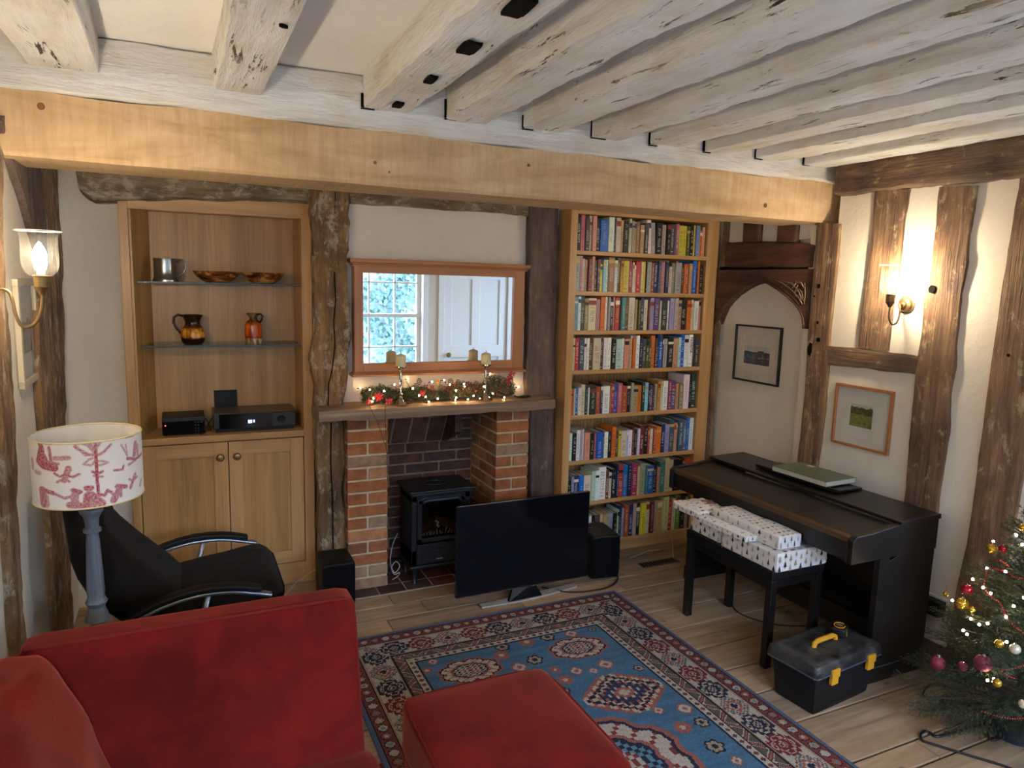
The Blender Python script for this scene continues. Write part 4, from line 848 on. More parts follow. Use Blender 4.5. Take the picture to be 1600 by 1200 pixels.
# ---------------------------------------------------------------- framed pictures
def colgrid(mb, o, ux, uy, nx, ny, fn):
    o, ux, uy = V(o), V(ux), V(uy)
    for j in range(ny):
        for i in range(nx):
            a = o+ux*(i/nx)+uy*(j/ny)
            mb.add([a, a+ux/nx, a+ux/nx+uy/ny, a+uy/ny], [(0, 1, 2, 3)], fn((i+.5)/nx, (j+.5)/ny))
MPRINT = attr('printed paper', .6, .3)
MPG = thin_glass('picture glass', (1, 1, 1, 1), .045)
def picture(label, x, y0, y1, z0, z1, fw, fmat, pic, fn, matc, sgn=-1, th=.018):
    r = thing('framed_picture', label, 'picture', (x, (y0+y1)/2, z0)); s = sgn
    def bx(mb, d0, d1, a, b, c, d): mb.box(min(x+s*d0, x+s*d1), max(x+s*d0, x+s*d1), a, b, c, d)
    mb = MB(); bx(mb, 0, th, y0, y1, z0, z0+fw); bx(mb, 0, th, y0, y1, z1-fw, z1); bx(mb, 0, th, y0, y0+fw, z0+fw, z1-fw); bx(mb, 0, th, y1-fw, y1, z0+fw, z1-fw); build('frame', mb, fmat, r, bev=.002)
    mb = MB(); bx(mb, 0, .006, y0+fw, y1-fw, z0+fw, z1-fw); build('mount', mb, plain('mount card', matc, .8, 0, .2, .01), r)
    a, b, c, d = pic; mb = MB(); X = x+s*.0072
    ya, yb_ = (b, a) if s < 0 else (a, b)
    colgrid(mb, (X, ya, c), (0, yb_-ya, 0), (0, 0, d-c), 44, 34, fn); build('print', mb, MPRINT, r)
    mb = MB(); bx(mb, .0105, .0115, y0+fw, y1-fw, z0+fw, z1-fw); build('glass', mb, MPG, r)
def fn1(u, v):   # monochrome landscape
    n = mn.noise(V((u*9, v*9, 1)))+.6*mn.noise(V((u*28, v*28, 5))); hz = .68+.07*mn.noise(V((u*4, 0, 3)))+(.08 if .55 < u < .78 else 0)
    if v > hz: g = .45+.03*n
    else: g = .05+.09*max(0, n)+.16*max(0, 1-abs(v-.35)*5)*max(0, n+.2)
    return (g, g*.95, g*.85, 1)
def fn2(u, v):   # green field with hedge and trees
    n = mn.noise(V((u*8, v*8, 2)))+.5*mn.noise(V((u*30, v*30, 5)))
    if v > .86+.08*mn.noise(V((u*5, 1, 3))): return (.5, .48, .35, 1)
    if v > .55: g = .7+.8*n; return (.09*g+.02, .085*g+.02, .02*g+.01, 1)
    g = .9+.4*n; return (.20*g, .21*g, .045*g, 1)
picture('black framed landscape photograph hanging inside the pointed arch', 3.158, 3.05, 3.425, 1.09, 1.435, .011, plain('black frame', '18140f', .35), (3.135, 3.345, 1.20, 1.31), fn1, 'c9beb0')
picture('oak framed print of a green field hanging above the piano', 3.103, 2.268, 2.60, .868, 1.182, .013, MMIRZ, (2.375, 2.503, .975, 1.09), fn2, 'd2cbbf')
picture('pale framed print on the left wall behind the glowing sconce', -.498, 2.84, 3.17, 1.25, 1.62, .024, plain('pale frame', 'b5a88e', .5), (2.93, 3.08, 1.36, 1.52), fn1, 'c4beb4', sgn=1)

# ---------------------------------------------------------------- digital piano
MPIANO = wood('black rosewood veneer', ('0b0807', '100b09', '16100d'), 'y', 1, .35, .05, .15)
pi = thing('digital_piano', 'dark rosewood upright digital piano with closed lid against the right wall', 'piano', (2.76, 2.48, 0))
y0, y1 = 1.89, 3.08
def xz(mb, pts, ya, yb_, col=None): mb.prism([(x, ya, z) for x, z in pts], (0, yb_-ya, 0), col)
mb = MB(); xz(mb, [(2.425, .555), (2.425, .655), (2.45, .672), (2.54, .675), (2.715, .695), (2.95, .705), (2.95, .555)], y0, y0+.03); fixn(build('end_cheek', mb, MPIANO, pi, bev=.003))
mb = MB(); xz(mb, [(2.425, .555), (2.425, .655), (2.45, .672), (2.54, .675), (2.715, .695), (2.95, .705), (2.95, .555)], y1-.03, y1); fixn(build('end_cheek', mb, MPIANO, pi, bev=.003))
mb = MB(); xz(mb, [(2.44, .56), (2.44, .60), (2.95, .60), (2.95, .56)], y0+.03, y1-.03); fixn(build('key_bed', mb, MPIANO, pi))
mb = MB(); xz(mb, [(2.70, .690), (2.70, .706), (2.955, .712), (2.955, .690)], y0-.005, y1+.005); fixn(build('top_board', mb, MPIANO, pi, bev=.003))
mb = MB(); xz(mb, [(2.45, .645), (2.45, .664), (2.70, .684), (2.70, .665)], y0+.031, y1-.031); f = fixn(build('key_lid', mb, MPIANO, pi, bev=.003))
mb = MB(); xz(mb, [(2.436, .640), (2.436, .660), (2.452, .668), (2.452, .645)], y0+.031, y1-.031); fixn(build('lid_strip', mb, wood('brown lid strip', ('3a2817', '4a3420', '5c4228'), 'y', 1, .4, .05, .1), f))
mb = MB(); mb.box(2.44, 2.452, y0+.031, y1-.031, .60, .645); build('key_slip', mb, MPIANO, pi)
mb = MB(); mb.box(2.90, 2.945, y0+.03, y1-.03, .12, .56); build('back_panel', mb, MPIANO, pi)
for a in (y0, y1-.03):
    mb = MB(); xz(mb, [(2.655, .54), (2.655, .06), (2.94, .06), (2.94, .56), (2.72, .56)], a, a+.03); fixn(build('side_panel', mb, MPIANO, pi, bev=.002))
    mb = MB(); mb.box(2.57, 2.95, a-.006, a+.036, 0, .075); build('foot', mb, MPIANO, pi, bev=.006)
    mb = MB(); mb.box(2.60, 2.66, a+.001, a+.029, .075, .558); build('leg', mb, MPIANO, pi, bev=.002)
mb = MB(); mb.box(2.74, 2.77, y0+.03, y1-.03, .10, .20); build('pedal_board', mb, MPIANO, pi)
for k in range(3):
    yy = 2.44+.055*k; mb = MB(); mb.rounded(lambda u, v, t, yy=yy: (2.705+u*.035, yy+v*.009*(1-.3*u), .055+t*.005), 4, .5); build('pedal', mb, MBRASS, pi, smooth=True)
mb = MB(); mb.box(2.772, 2.94, 2.27, 2.79, .713, .723); fixn(build('music_desk', mb, MPIANO, pi, bev=.003)); mb = MB(); mb.box(2.765, 2.775, 2.27, 2.79, .713, .729); build('desk_ledge', mb, MPIANO, pi)
bk = thing('music_book', 'large thin green music book lying on the piano top', 'book', (2.87, 2.49, .7235), .04)
def lb_(mb, a, b, c_, d, e, f_): mb.box(a, b, c_, d, e, f_); return mb
build('cover', lb_(MB(), -.125, .085, -.165, .165, .0295, .0315), plain('green cover', '59634a', .3), bk, local=True)
build('back_cover', lb_(MB(), -.125, .085, -.165, .165, .006, .008), plain('green back cover', '46503c', .4), bk, local=True)
build('pages', lb_(MB(), -.123, .084, -.163, .163, .008, .0295), plain('paper', 'b5ad98', .8), bk, local=True)
build('cover_label', lb_(MB(), .045, .075, .06, .10, .0313, .0318), plain('white label', 'd0d0c4', .7), bk, local=True)
# ---------------------------------------------------------------- piano stool
st = thing('piano_stool', 'long black piano stool with four square legs, gifts on top', 'stool', (2.43, 2.43, 0))
SX0, SX1, SY0, SY1, SZ = 2.275, 2.58, 2.15, 2.72, .45
mb = MB(); mb.box(SX0-.004, SX1+.004, SY0-.004, SY1+.004, SZ-.045, SZ); build('seat', mb, MBLK, st, bev=.006)
mb = MB(); mb.box(SX0+.01, SX1-.01, SY0+.01, SY1-.01, SZ-.085, SZ-.045); build('apron', mb, MPIANO, st)
for x in (SX0, SX1-.034):
    for y in (SY0, SY1-.034):
        mb = MB(); mb.prism([(x, y, SZ-.046), (x+.034, y, SZ-.046), (x+.034, y+.034, SZ-.046), (x, y+.034, SZ-.046)], (0, 0, -(SZ-.046))); fixn(build('leg', mb, MPIANO, st, bev=.002))
# ---------------------------------------------------------------- wrapped gifts
MWRAP = attr('white wrapping paper with little trees', .5, .4, .6, 18)
PAPER = C('d6d0ca')
def gift(name, label, fn, L, Wd, H, seed, parts=()):
    """rounded paper parcel; trees printed in rows on every side"""
    rs = random.Random(seed); mb = MB(); mb.rounded(fn, 9, .10, PAPER)
    root = thing(name, label, 'gift', fn(0, 0, -1), 0, 'wrapped gifts on the stool')
    tr = MB()
    cols = [C('2a2622'), C('9a8a68'), C('a8a298'), C('b09c74'), C('3a3a44')]
    def face(o_, du, dv, lu, lv):   # in unit coords
        nu = max(2, int(lu/.030)); nv = max(1, int(lv/.042))
        for i in range(nu):
            for j in range(nv):
                uu = -1+2*(i+.5)/nu; vv = -1+2*(j+.5+(.25 if i % 2 else -.15))/nv
                if abs(vv) > .85 or abs(uu) > .95: continue
                c = cols[(i*3+j*5+rs.randrange(3)) % 5]; w = .0085/lu*2*.95*(.8+.4*rs.random()); h = .019/lv*2*.95
                def P(a, b): 
                    q = [o_[k]+du[k]*a+dv[k]*b for k in range(3)]; return V(fn(*[max(-1.02, min(1.02, t)) for t in q]))
                k_ = 1.012
                o_2 = [t for t in o_]
                tr.add([P(uu-w, vv-h*.5), P(uu+w, vv-h*.5), P(uu, vv+h)], [(0, 1, 2)], c); tr.add([P(uu-w*.15, vv-h*.9), P(uu+w*.15, vv-h*.9), P(uu+w*.15, vv-h*.5), P(uu-w*.15, vv-h*.5)], [(0, 1, 2, 3)], c)
    e = 1.012
    face((0, 0, e), (0, 1, 0), (1, 0, 0), L, Wd); face((-e, 0, 0), (0, 1, 0), (0, 0, 1), L, H); face((0, -e, 0), (1, 0, 0), (0, 0, 1), Wd, H)
    mb.add(tr.v, []); n0 = len(mb.v)-len(tr.v)
    for f__, c__ in zip(tr.f, tr.c): mb.f.append([i+n0 for i in f__]); mb.c.append(c__)
    build('wrapping', mb, MWRAP, root, smooth='auto'); return root
def boxfn(x0, x1, y0, y1, z0, z1, puff=0, wr=.0, sh=(0, 0)):
    cx, cy, cz = (x0+x1)/2, (y0+y1)/2, (z0+z1)/2; a, b, c_ = (x1-x0)/2, (y1-y0)/2, (z1-z0)/2
    def fn(u, v, w):
        n = mn.noise(V((u*2.2+cx*9, v*2.6+cy*7, w*2)))*wr
        return (cx+u*a+sh[0]*v+n*.4, cy+v*b+n*.5, cz+w*c_+(puff*(1-u*u)*(1-v*v) if w > 0 else 0)+(n if w > 0 else 0))
    return fn
g1 = gift('wrapped_gift', 'largest white gift box with tree print, at the near end of the stool', boxfn(2.27, 2.575, 2.125, 2.475, SZ+.001, SZ+.088, 0, .002), .35, .30, .087, 1)
g2 = gift('wrapped_gift', 'white gift box with tree print standing on top of the largest gift', boxfn(2.300, 2.436, 2.150, 2.585, SZ+.090, SZ+.15, 0, .003), .40, .23, .06, 2)
g3 = gift('wrapped_gift', 'white gift box with tree print at the far end of the stool, lowest there', boxfn(2.285, 2.54, 2.49, 2.715, SZ+.001, SZ+.088, 0, .004), .22, .25, .087, 3)
g4 = gift('wrapped_gift', 'soft crumpled white packet with a brown tag lying over the far gift box', boxfn(2.235, 2.43, 2.605, 2.80, SZ+.094, SZ+.122, .014, .010), .20, .27, .03, 4)
g5 = gift('wrapped_gift', 'soft white packet with frayed folded end draped over the two front gift boxes', boxfn(2.222, 2.292, 2.27, 2.595, SZ+.093, SZ+.118, .008, .006, (-.006, 0)), .31, .11, .03, 5)
mb = MB(); mb.obox((2.335, 2.675, SZ+.137), (.055, -.02, 0), (.02, .055, 0), (0, 0, .002)); build('gift_tag', mb, plain('brown gift tag', '7a4a3c', .6), g4)
# ---------------------------------------------------------------- toolbox and tape measure
TB = thing('toolbox', 'black plastic toolbox with yellow handle and latches beside the piano', 'toolbox', (2.362, 1.925, 0), .105)
def tap(x, y, z, k=.89): return (x*(k+(1-k)*z/.19), y*(k+(1-k)*z/.19), z)
MTOOL = plain('black toolbox plastic', '0b0c0f', .45, 0, .35, .15, 40)
t_ = NT('dusty black toolbox lid'); n = t_.noise(t_.obj(), 16, 6, .65, .6); r = t_.ramp(n, [(.42, C('141416')), (.66, C('45413c'))]); t_.base(r.outputs[0], .5); MLID = t_.m
mb = MB(); mb.rounded(lambda u, v, w: tap(u*.198, v*.105, (w+1)*.085), 6, (.07, .12, .1)); build('body', mb, MTOOL, TB, smooth='auto', local=True)
mb = MB(); mb.rounded(lambda u, v, w: (u*.212*(1-.03*max(0, w)), v*.118*(1-.05*max(0, w)), .192+w*.028), 8, (.04, .07, .22)); l = build('lid', mb, MLID, TB, smooth=True, local=True)
mb = MB(); mb.tube([(x*.213, y*.119, .172) for x, y in ((-1, -.9), (-.96, -1), (.96, -1), (1, -.9), (1, .9), (.96, 1), (-.96, 1), (-1, .9), (-1, -.9))], .003, 6); build('lid_rim', mb, plain('grey rim', '3c4048', .4), TB, local=True)
MYEL = plain('yellow plastic', 'c88a1c', .4, 0, .5)
for x in (-.10, .135):
    mb = MB(); mb.box(x-.024, x+.024, -.127, -.112, .156, .190); mb.box(x-.020, x+.020, -.124, -.108, .126, .156); build('latch', mb, MYEL, TB, bev=.003, local=True)
mb = MB(); mb.tube([(-.075, .0, .214), (-.072, -.0, .232), (-.055, 0, .240), (.045, 0, .240), (.062, 0, .232), (.065, 0, .214)], .0105, 8); build('handle', mb, MYEL, TB, smooth='auto', local=True)
TM = thing('tape_measure', 'black and yellow tape measure lying on the toolbox lid', 'tape measure', (2.475, 1.955, .2205), .5)
mb = MB(); mb.rounded(lambda u, v, w: (u*.038, v*.032, .020+w*.020), 8, (.5, .5, .35)); build('case', mb, MBLK, TM, smooth=True, local=True)
mb = MB(); mb.tube([(.028*math.cos(k*PI/10)-.002, .021*math.sin(k*PI/10), .0405) for k in range(-2, 17)], .0018, 6); mb.tube([(-.012, -.033, .005), (-.018, -.030, .035), (-.022, -.014, .0405)], .002, 6); build('yellow_trim', mb, MYEL, TM, smooth=True, local=True)
mb = MB(); mb.lathe((0, 0, .038), [(.013, 0), (.013, .0032), (0, .0032)], 20); fixn(build('badge', mb, plain('brown badge', '6e5a2c', .5), TM, local=True))
# wall socket, transformer, floor vent
sk = thing('power_adaptor', 'black power adaptor plugged into the wall behind the Christmas tree', 'adaptor', (XR, 1.955, .24))
mb = MB(); mb.box(3.095, 3.1045, 1.89, 2.03, .195, .285); build('socket_plate', mb, plain('socket plate', 'cfc8ba', .4), sk, bev=.002)
mb = MB(); mb.box(3.045, 3.095, 1.905, 2.0, .205, .275); build('plug_block', mb, MBLK, sk, bev=.005)
mb = MB(); p0 = wz(1005, 884); p1 = wz(1060, 876); mb.box(p0.x-.02, p1.x, p0.y-.035, p0.y+.035, .0, .004); v_ = build('floor_vent', mb, plain('vent frame', '4a3c30', .6), bev=.001)
tag(v_, 'small dark metal grille let into the floorboards before the bookcase', 'floor vent')
mb = MB(); 
for k in range(11): mb.box(p0.x-.01+k*.0225, p0.x+.002+k*.0225, p0.y-.025, p0.y+.025, .0041, .0048)
build('slots', mb, MBLACKH, v_)
MBEIGE = plain('beige cable', 'b59c78', .5)
mb = MB(); mb.tube(smooth_path([wz(1052, 871)+V((0, 0, .003)), wz(1050, 862)+V((0, 0, .05)), wz(1053, 860)+V((0, .04, .10)), wz(1066, 860)+V((0, .04, .095)), wz(1078, 850)+V((0, .0, .02))]), .0025, 6)
mb.tube(smooth_path([wz(984, 872, .004), wz(1000, 866, .006), wz(1015, 860, .012), wz(1030, 860, .006)]), .0022, 6); tag(build('aerial_cable', mb, MBEIGE, smooth=True), 'beige cable looping up from the floor before the bookcase plinth', 'cable')
mb = MB(); mb.tube(smooth_path([(.30, 3.55, .004), (.42, 3.62, .004), (.52, 3.72, .05), (.62, 3.74, .09)]), .0025, 6); tag(build('speaker_cable', mb, MBEIGE, smooth=True), 'beige cable running over the floor from cabinet to left speaker', 'cable')
mb = MB(); mb.tube(smooth_path([(2.66, 2.80, .005), (2.55, 2.62, .005), (2.62, 2.45, .005), (2.78, 2.36, .006), (2.85, 2.3, .01)]), .003, 6); tag(build('pedal_cable', mb, MBLK, smooth=True), 'black cable lying on the boards under the piano', 'cable')
# ---------------------------------------------------------------- rug (woven pattern as coloured cells)
RX0, RX1, RY0, RY1 = .58, 2.09, .63, 3.065
def rugcol():
    NAVY = C('2b2d3e'); RED = C('7e3a34'); CRM = C('b3a592'); BLUE = C('4c6c82'); DK = C('2a2228'); BRN = C('6c5044'); GB = C('57657a'); TAN = C('a38a72'); ROSE = C('9a5a4c'); LB = C('64828e')
    rs = random.Random(21); flowers = []
    cx, cy = (RX0+RX1)/2, (RY0+RY1)/2
    meds = [(cx-.262, 2.62, .16, .105, 0), (cx+.262, 2.61, .16, .105, 0), (cx+.255, 2.225, .185, .14, 1), (cx-.255, 2.225, .185, .14, 1), (cx, cy, .30, .30, 2)]
    meds += [(m[0], 2*cy-m[1], m[2], m[3], m[4]) for m in meds[:4]]
    for _ in range(700):
        x = rs.uniform(RX0+.31, RX1-.31); y = rs.uniform(RY0+.31, RY1-.31)
        if all(((x-m[0])/(m[2]+.02))**2+((y-m[1])/(m[3]+.02))**2 > 1 for m in meds) and all((x-f[0])**2+(y-f[1])**2 > .072**2 for f in flowers): flowers.append((x, y, rs.uniform(.022, .042), rs.randrange(3)))
    def motif(a, b, kind):   # a,b in -1..1 stepped latch-hook gul
        q = 10; i = int(abs(a)*q); j = int(abs(b)*q); s = i+j
        if s > 12: return None
        if s in (11, 12): return 'edge' if (i*3+j) % 3 else None
        if s in (9, 10): return 'main'
        if s in (7, 8): return 'lite' if (i+2*j) % 4 else 'main'
        if s in (5, 6): return 'main' if (i % 2 or j % 3 == 0) else 'lite'
        if s in (3, 4): return 'main'
        return 'lite' if s != 1 else 'main'
    def f(x, y):
        dx = min(x-RX0, RX1-x); dy = min(y-RY0, RY1-y); d = min(dx, dy)
        s = y if dx < dy else x; s0 = s-(cy if dx < dy else cx)
        if d < .016: return GB
        if d < .020: return DK
        if d < .074:
            u = (s0/.05) % 1-.5; k = int(math.floor(s0/.05)); v = (d-.047)/.05; r = math.hypot(u, v)
            if r < .16: return CRM if k % 2 else LB
            if r < .34: return (ROSE, CRM, TAN)[k % 3]
            if r < .42: return DK
            return RED if (int(s0*200)+int(d*200)) % 5 else BRN
        if d < .080: return DK
        if d < .086: return TAN
        if d < .208:
            P_ = .128; k = int(math.floor(s0/P_+.5)); u = (s0/P_+.5) % 1*2-1; v = (d-.147)/.061
            if abs(abs(v)-.96) < .05: return TAN
            kind = k % 3
            if kind == 1:  # small lozenges
                m = int(abs(u)*8)+int(abs(v)*8)
                if m in (6, 8): return BRN
                if m in (3, 4): return ROSE
                if m < 2: return NAVY
                if (int((u+2)*6)+int((v+2)*6)) % 4 == 0 and m < 10 and m > 4: return LB if m % 2 else ROSE
                return CRM
            g = motif(u*.95, v*1.0, 0)
            if g == 'edge' or g == 'main': return (NAVY if k % 2 == 0 else C('722c2c'))
            if g == 'lite': return CRM if (int(u*30)+int(v*30)) % 2 else TAN
            return CRM
        if d < .214: return DK
        if d < .256:
            u = (s0/.062) % 1-.5; v = (d-.235)/.042; t = u+v*.6*(1 if int(math.floor(s0/.062)) % 2 else -1)
            if abs(t) < .09: return ROSE
            if abs(t) < .17: return DK
            if abs(t) < .26: return CRM
            return C('5c5448')
        if d < .262: return DK
        if d < .292:
            u = (s0/.036) % 1-.5; v = (d-.277)/.036; r = abs(u)+abs(v)
            if r < .2: return RED
            if r < .34: return NAVY if int(math.floor(s0/.036)) % 2 else BRN
            return CRM
        if d < .300: return NAVY
        for (mx, my, a, b, k) in meds:
            u, v = (x-mx)/a, (y-my)/b; r = math.hypot(u, v)
            if r < 1.0:
                th = math.atan2(v, u); q = 1-.10*abs(math.cos(th*4))-.05*abs(math.cos(th*8)); rr = r/q
                iu, iv = int(abs(u)*15), int(abs(v)*15)
                if k in (0, 2):
                    if rr > 1: continue
                    if rr > .92: return ROSE
                    if rr > .86: return NAVY if k == 2 else DK
                    if rr > .62: return CRM if (iu*2+iv*3) % 5 not in (0,) else RED
                    if rr > .55: return ROSE
                    if rr > .50: return NAVY
                    if rr > .3: return (LB if k == 2 else CRM) if (iu+iv) % 2 else NAVY
                    return CRM if (iu+iv) % 2 else RED
                m = iu+iv
                if m > 17 or (m > 14 and (iu//2+iv//2) % 3 == 0): continue
                if m >= 16: return ROSE
                if m in (14, 15): return CRM if (iu % 3) else ROSE
                if m in (12, 13): return DK if (iu+2*iv) % 4 else ROSE
                if m in (10, 11): return CRM if (iu+iv*2) % 3 else NAVY
                if m in (8, 9): return ROSE if iu % 2 else NAVY
                if m in (6, 7): return C('34384e')
                if m in (4, 5): return CRM if (iu % 2) else C('34384e')
                return ROSE if m > 1 else CRM
        for (fx, fy, r_, k) in flowers:
            u, v = (x-fx)/r_, (y-fy)/r_; r = math.hypot(u, v)
            if r < 1:
                th = math.atan2(v, u); q = .72+.28*abs(math.cos(th*(2+k)))
                if r/q < .35: return (ROSE, NAVY, CRM)[k]
                if r/q < .75: return (CRM, TAN, ROSE)[k]
                if r/q < 1: return DK if k == 1 else ROSE
        ab = mn.noise(V((x*1.5, y*26, 0)))*.22+mn.noise(V((x*12, y*60, 4)))*.16
        return tuple(v*(1+ab) for v in BLUE[:3])+(1,)
    return f
f_ = rugcol(); nx, ny = 300, 484
import array
vs = []; 
for j in range(ny+1):
    for i in range(nx+1):
        x = RX0+(RX1-RX0)*i/nx; y = RY0+(RY1-RY0)*j/ny
        vs.append((x, y, .010+.0015*mn.noise(V((x*3, y*3, 0)))))
fs = [(j*(nx+1)+i, j*(nx+1)+i+1, (j+1)*(nx+1)+i+1, (j+1)*(nx+1)+i) for j in range(ny) for i in range(nx)]
base = len(vs)
vs += [(RX0-.002, RY0-.002, .001), (RX1+.002, RY0-.002, .001), (RX1+.002, RY1+.002, .001), (RX0-.002, RY1+.002, .001), (RX0, RY0, .011), (RX1, RY0, .011), (RX1, RY1, .011), (RX0, RY1, .011)]
fs += [(base+a, base+b, base+b+4, base+a+4) for a, b in ((0, 1), (1, 2), (2, 3), (3, 0))]
me = bpy.data.meshes.new('rug'); me.from_pydata(vs, [], fs); me.update()
at = me.color_attributes.new('Col', 'FLOAT_COLOR', 'CORNER'); buf = []
rs = random.Random(2)
for j in range(ny):
    for i in range(nx):
        c = f_(RX0+(RX1-RX0)*(i+.5)/nx, RY0+(RY1-RY0)*(j+.5)/ny); k = rs.uniform(.54, .76)
        buf += [c[0]*k, c[1]*k, c[2]*k, 1]*4
buf += list(C('57657a'))*16
at.data.foreach_set('color', buf)
me.materials.append(attr('woven wool', .95, .1, .5, 350)); rug = bpy.data.objects.new('rug', me); COL.objects.link(rug)
tag(rug, 'blue Persian style rug with cream medallion border and red edge', 'rug')

# ---------------------------------------------------------------- red armchair sofa and footstool
def velvet():
    t = NT('red velvet'); n = t.noise(t.obj(), 7, 5, .6, .4); n2 = t.noise(t.obj((1, 1, 1)), 260, 2)
    r = t.ramp(n, [(.3, C('4a0f0c')), (.55, C('5e1410')), (.75, C('6c1a12'))]); lw_ = t.N('ShaderNodeLayerWeight', Blend=.35)
    t.base(r.outputs[0], .85, 0, .05); t.b.inputs['Sheen Weight'].default_value = .3; t.b.inputs['Sheen Roughness'].default_value = .4
    t.b.inputs['Sheen Tint'].default_value = (1, .25, .15, 1)
    t.bump(n2, .25, .002); return t.m
MVEL = velvet(); MPIPE = plain('red piping', '641814', .7, 0, .1)
SX = (-.385, .43)
so = thing('sofa', 'red velvet snuggle sofa with piped high back, seen from its front', 'sofa', (.02, 1.45, 0))
def backfn(u, v, w):   # u x, v thickness(-1 front), w height
    z = .30+(w+1)/2*.50; x = (SX[0]+SX[1])/2+u*(SX[1]-SX[0])/2
    yf = 1.80+(z-.36)*.16; bul = .018*(1-u*u)*(1-w*w)
    x += .010*u*(w+1)*-.5
    return (x, (yf-bul if v < 0 else yf+.15)+(.0 if abs(v) > .99 else (v+1)/2*0)+((v+1)*.0), z+.006*math.sin(u*2))
def backfn2(u, v, w):
    z = .30+(w+1)/2*.472; x = (SX[0]+SX[1])/2+u*((SX[1]-SX[0])/2-.012*(w+1)*.5)
    yf = 1.80+(z-.36)*.16; c = yf+.055; return (x, c+v*.055-(.018*(1-u*u)*(1-w*w) if v < 0 else 0), z)
mb = MB(); mb.rounded(backfn2, 14, (.07, .45, .12)); build('backrest', mb, MVEL, so, smooth=True)
def pipe(u, w, v=-.62): return V(backfn2(u, v, w))+V((0, -.004, .0))
mb = MB(); path = [pipe(.985, -1+2*k/14*.93) for k in range(14)]+[pipe(.975, .93), pipe(.93, .985)]+[pipe(.93-1.9*k/16, .99) for k in range(1, 17)]
mb.tube(path, .0055, 8); build('piping', mb, MPIPE, so, smooth=True)
mb = MB(); mb.rounded(lambda u, v, w: (.13+u*.325, 1.40+v*.42, .27+w*.09+(.012*(1-u*u)*(1-v*v) if w > 0 else 0)), 10, (.14, .1, .3)); sc_ = build('seat_cushion', mb, MVEL, so, smooth=True)
mb = MB(); mb.tube([V((.13+a*.322, 1.40+b*.417, .345)) for a, b in ((1, .8), (1, 0), (1, -.9), (.93, -1), (0, -1), (-1, -1))], .0055, 8); build('piping', mb, MPIPE, sc_, smooth=True)
mb = MB(); mb.rounded(lambda u, v, w: (.02+u*.405, 1.42+v*.50, .15+w*.11), 8, (.08, .08, .15)); build('base', mb, MVEL, so, smooth=True)
for x in (-.33, .37):
    for y in (1.0, 1.84):
        mb = MB(); mb.lathe((x, y, 0), [(0, 0), (.014, 0), (.024, .055), (0, .055)], 12); fixn(build('foot', mb, MPIANO, so))
def armfn(u, v, w):
    h = (w+1)/2; z = .10+h*.70; y = 1.36+v*.46+.02*h; xi = -.10-.19*h**1.5; xo = -.42-.02*h; x = (xi+xo)/2+u*(xi-xo)/2
    wr = .010*math.sin(9*v+5*w+2*mn.noise(V((v*2, w*2, 0))))*max(0, 1-abs(v+.15)*1.4); return (x+.012*mn.noise(V((v*3, w*3, 1)))+wr, y, z-.02*u*u+.012*mn.noise(V((u*2, v*4, 3)))+wr*.5)
mb = MB(); mb.rounded(armfn, 26, (.45, .10, .16)); build('armrest', mb, MVEL, so, smooth=True)
ot = thing('footstool', 'square red velvet footstool with piped edges standing on the rug', 'footstool', (.81, 1.66, 0))
OX0, OX1, OY0, OY1, OZ = .565, 1.055, 1.395, 1.945, .40
def otf(u, v, w): return ((OX0+OX1)/2+u*(OX1-OX0)/2, (OY0+OY1)/2+v*(OY1-OY0)/2, .31+w*.09+(.022*(1-u*u)*(1-v*v) if w > 0 else 0))
mb = MB(); mb.rounded(otf, 12, (.16, .15, .22)); build('cushion', mb, MVEL, ot, smooth=True)
mb = MB(); pts = []
for k in range(65):
    a = 2*PI*k/64; ca, sa = math.cos(a), math.sin(a); n_ = 7; r_ = (abs(ca)**n_+abs(sa)**n_)**(-1/n_); pts.append(V(((OX0+OX1)/2+ca*r_*(OX1-OX0)/2*.99, (OY0+OY1)/2+sa*r_*(OY1-OY0)/2*.99, .388)))
mb.tube(pts, .0055, 8); build('piping', mb, MPIPE, ot, smooth=True)
mb = MB(); mb.rounded(lambda u, v, w: ((OX0+OX1)/2+u*(OX1-OX0)/2*.985, (OY0+OY1)/2+v*(OY1-OY0)/2*.985, .155+w*.095), 8, (.14, .13, .12)); build('base', mb, MVEL, ot, smooth=True)
for x in (OX0+.06, OX1-.06):
    for y in (OY0+.06, OY1-.06):
        mb = MB(); mb.lathe((x, y, .010), [(0, 0), (.014, 0), (.024, .06), (0, .06)], 12); fixn(build('foot', mb, MPIANO, ot))

# ---------------------------------------------------------------- side table and lamp
TZ = .50
tb_ = thing('side_table', 'small brown wooden side table behind the sofa carrying the lamp', 'table', (-.13, 2.30, 0))
MTAB = wood('brown table wood', ('4a3524', '5e4530', '72573e'), 'x', 1.2, .5, .1, .25)
mb = MB(); mb.box(-.44, .20, 2.10, 2.44, TZ-.02, TZ); build('tabletop', mb, MTAB, tb_, bev=.004)
mb = MB(); mb.box(-.42, .18, 2.12, 2.42, TZ-.08, TZ-.02); build('apron', mb, MTAB, tb_)
for x in (-.415, .15):
    for y in (2.125, 2.39):
        mb = MB(); mb.box(x, x+.028, y, y+.028, 0, TZ-.02); build('leg', mb, MTAB, tb_, bev=.002)
LX, LY = -.254, 2.33
la = thing('table_lamp', 'grey turned wood lamp with cream drum shade printed with red country scenes', 'lamp', (LX, LY, TZ))
zy = lambda y: wy(145, y, LY).z
MGW = wood('grey washed turned wood', ('4a4c50', '5d6065', '74777a'), 'z', 1.5, .6, .2, .25)
K = .00199
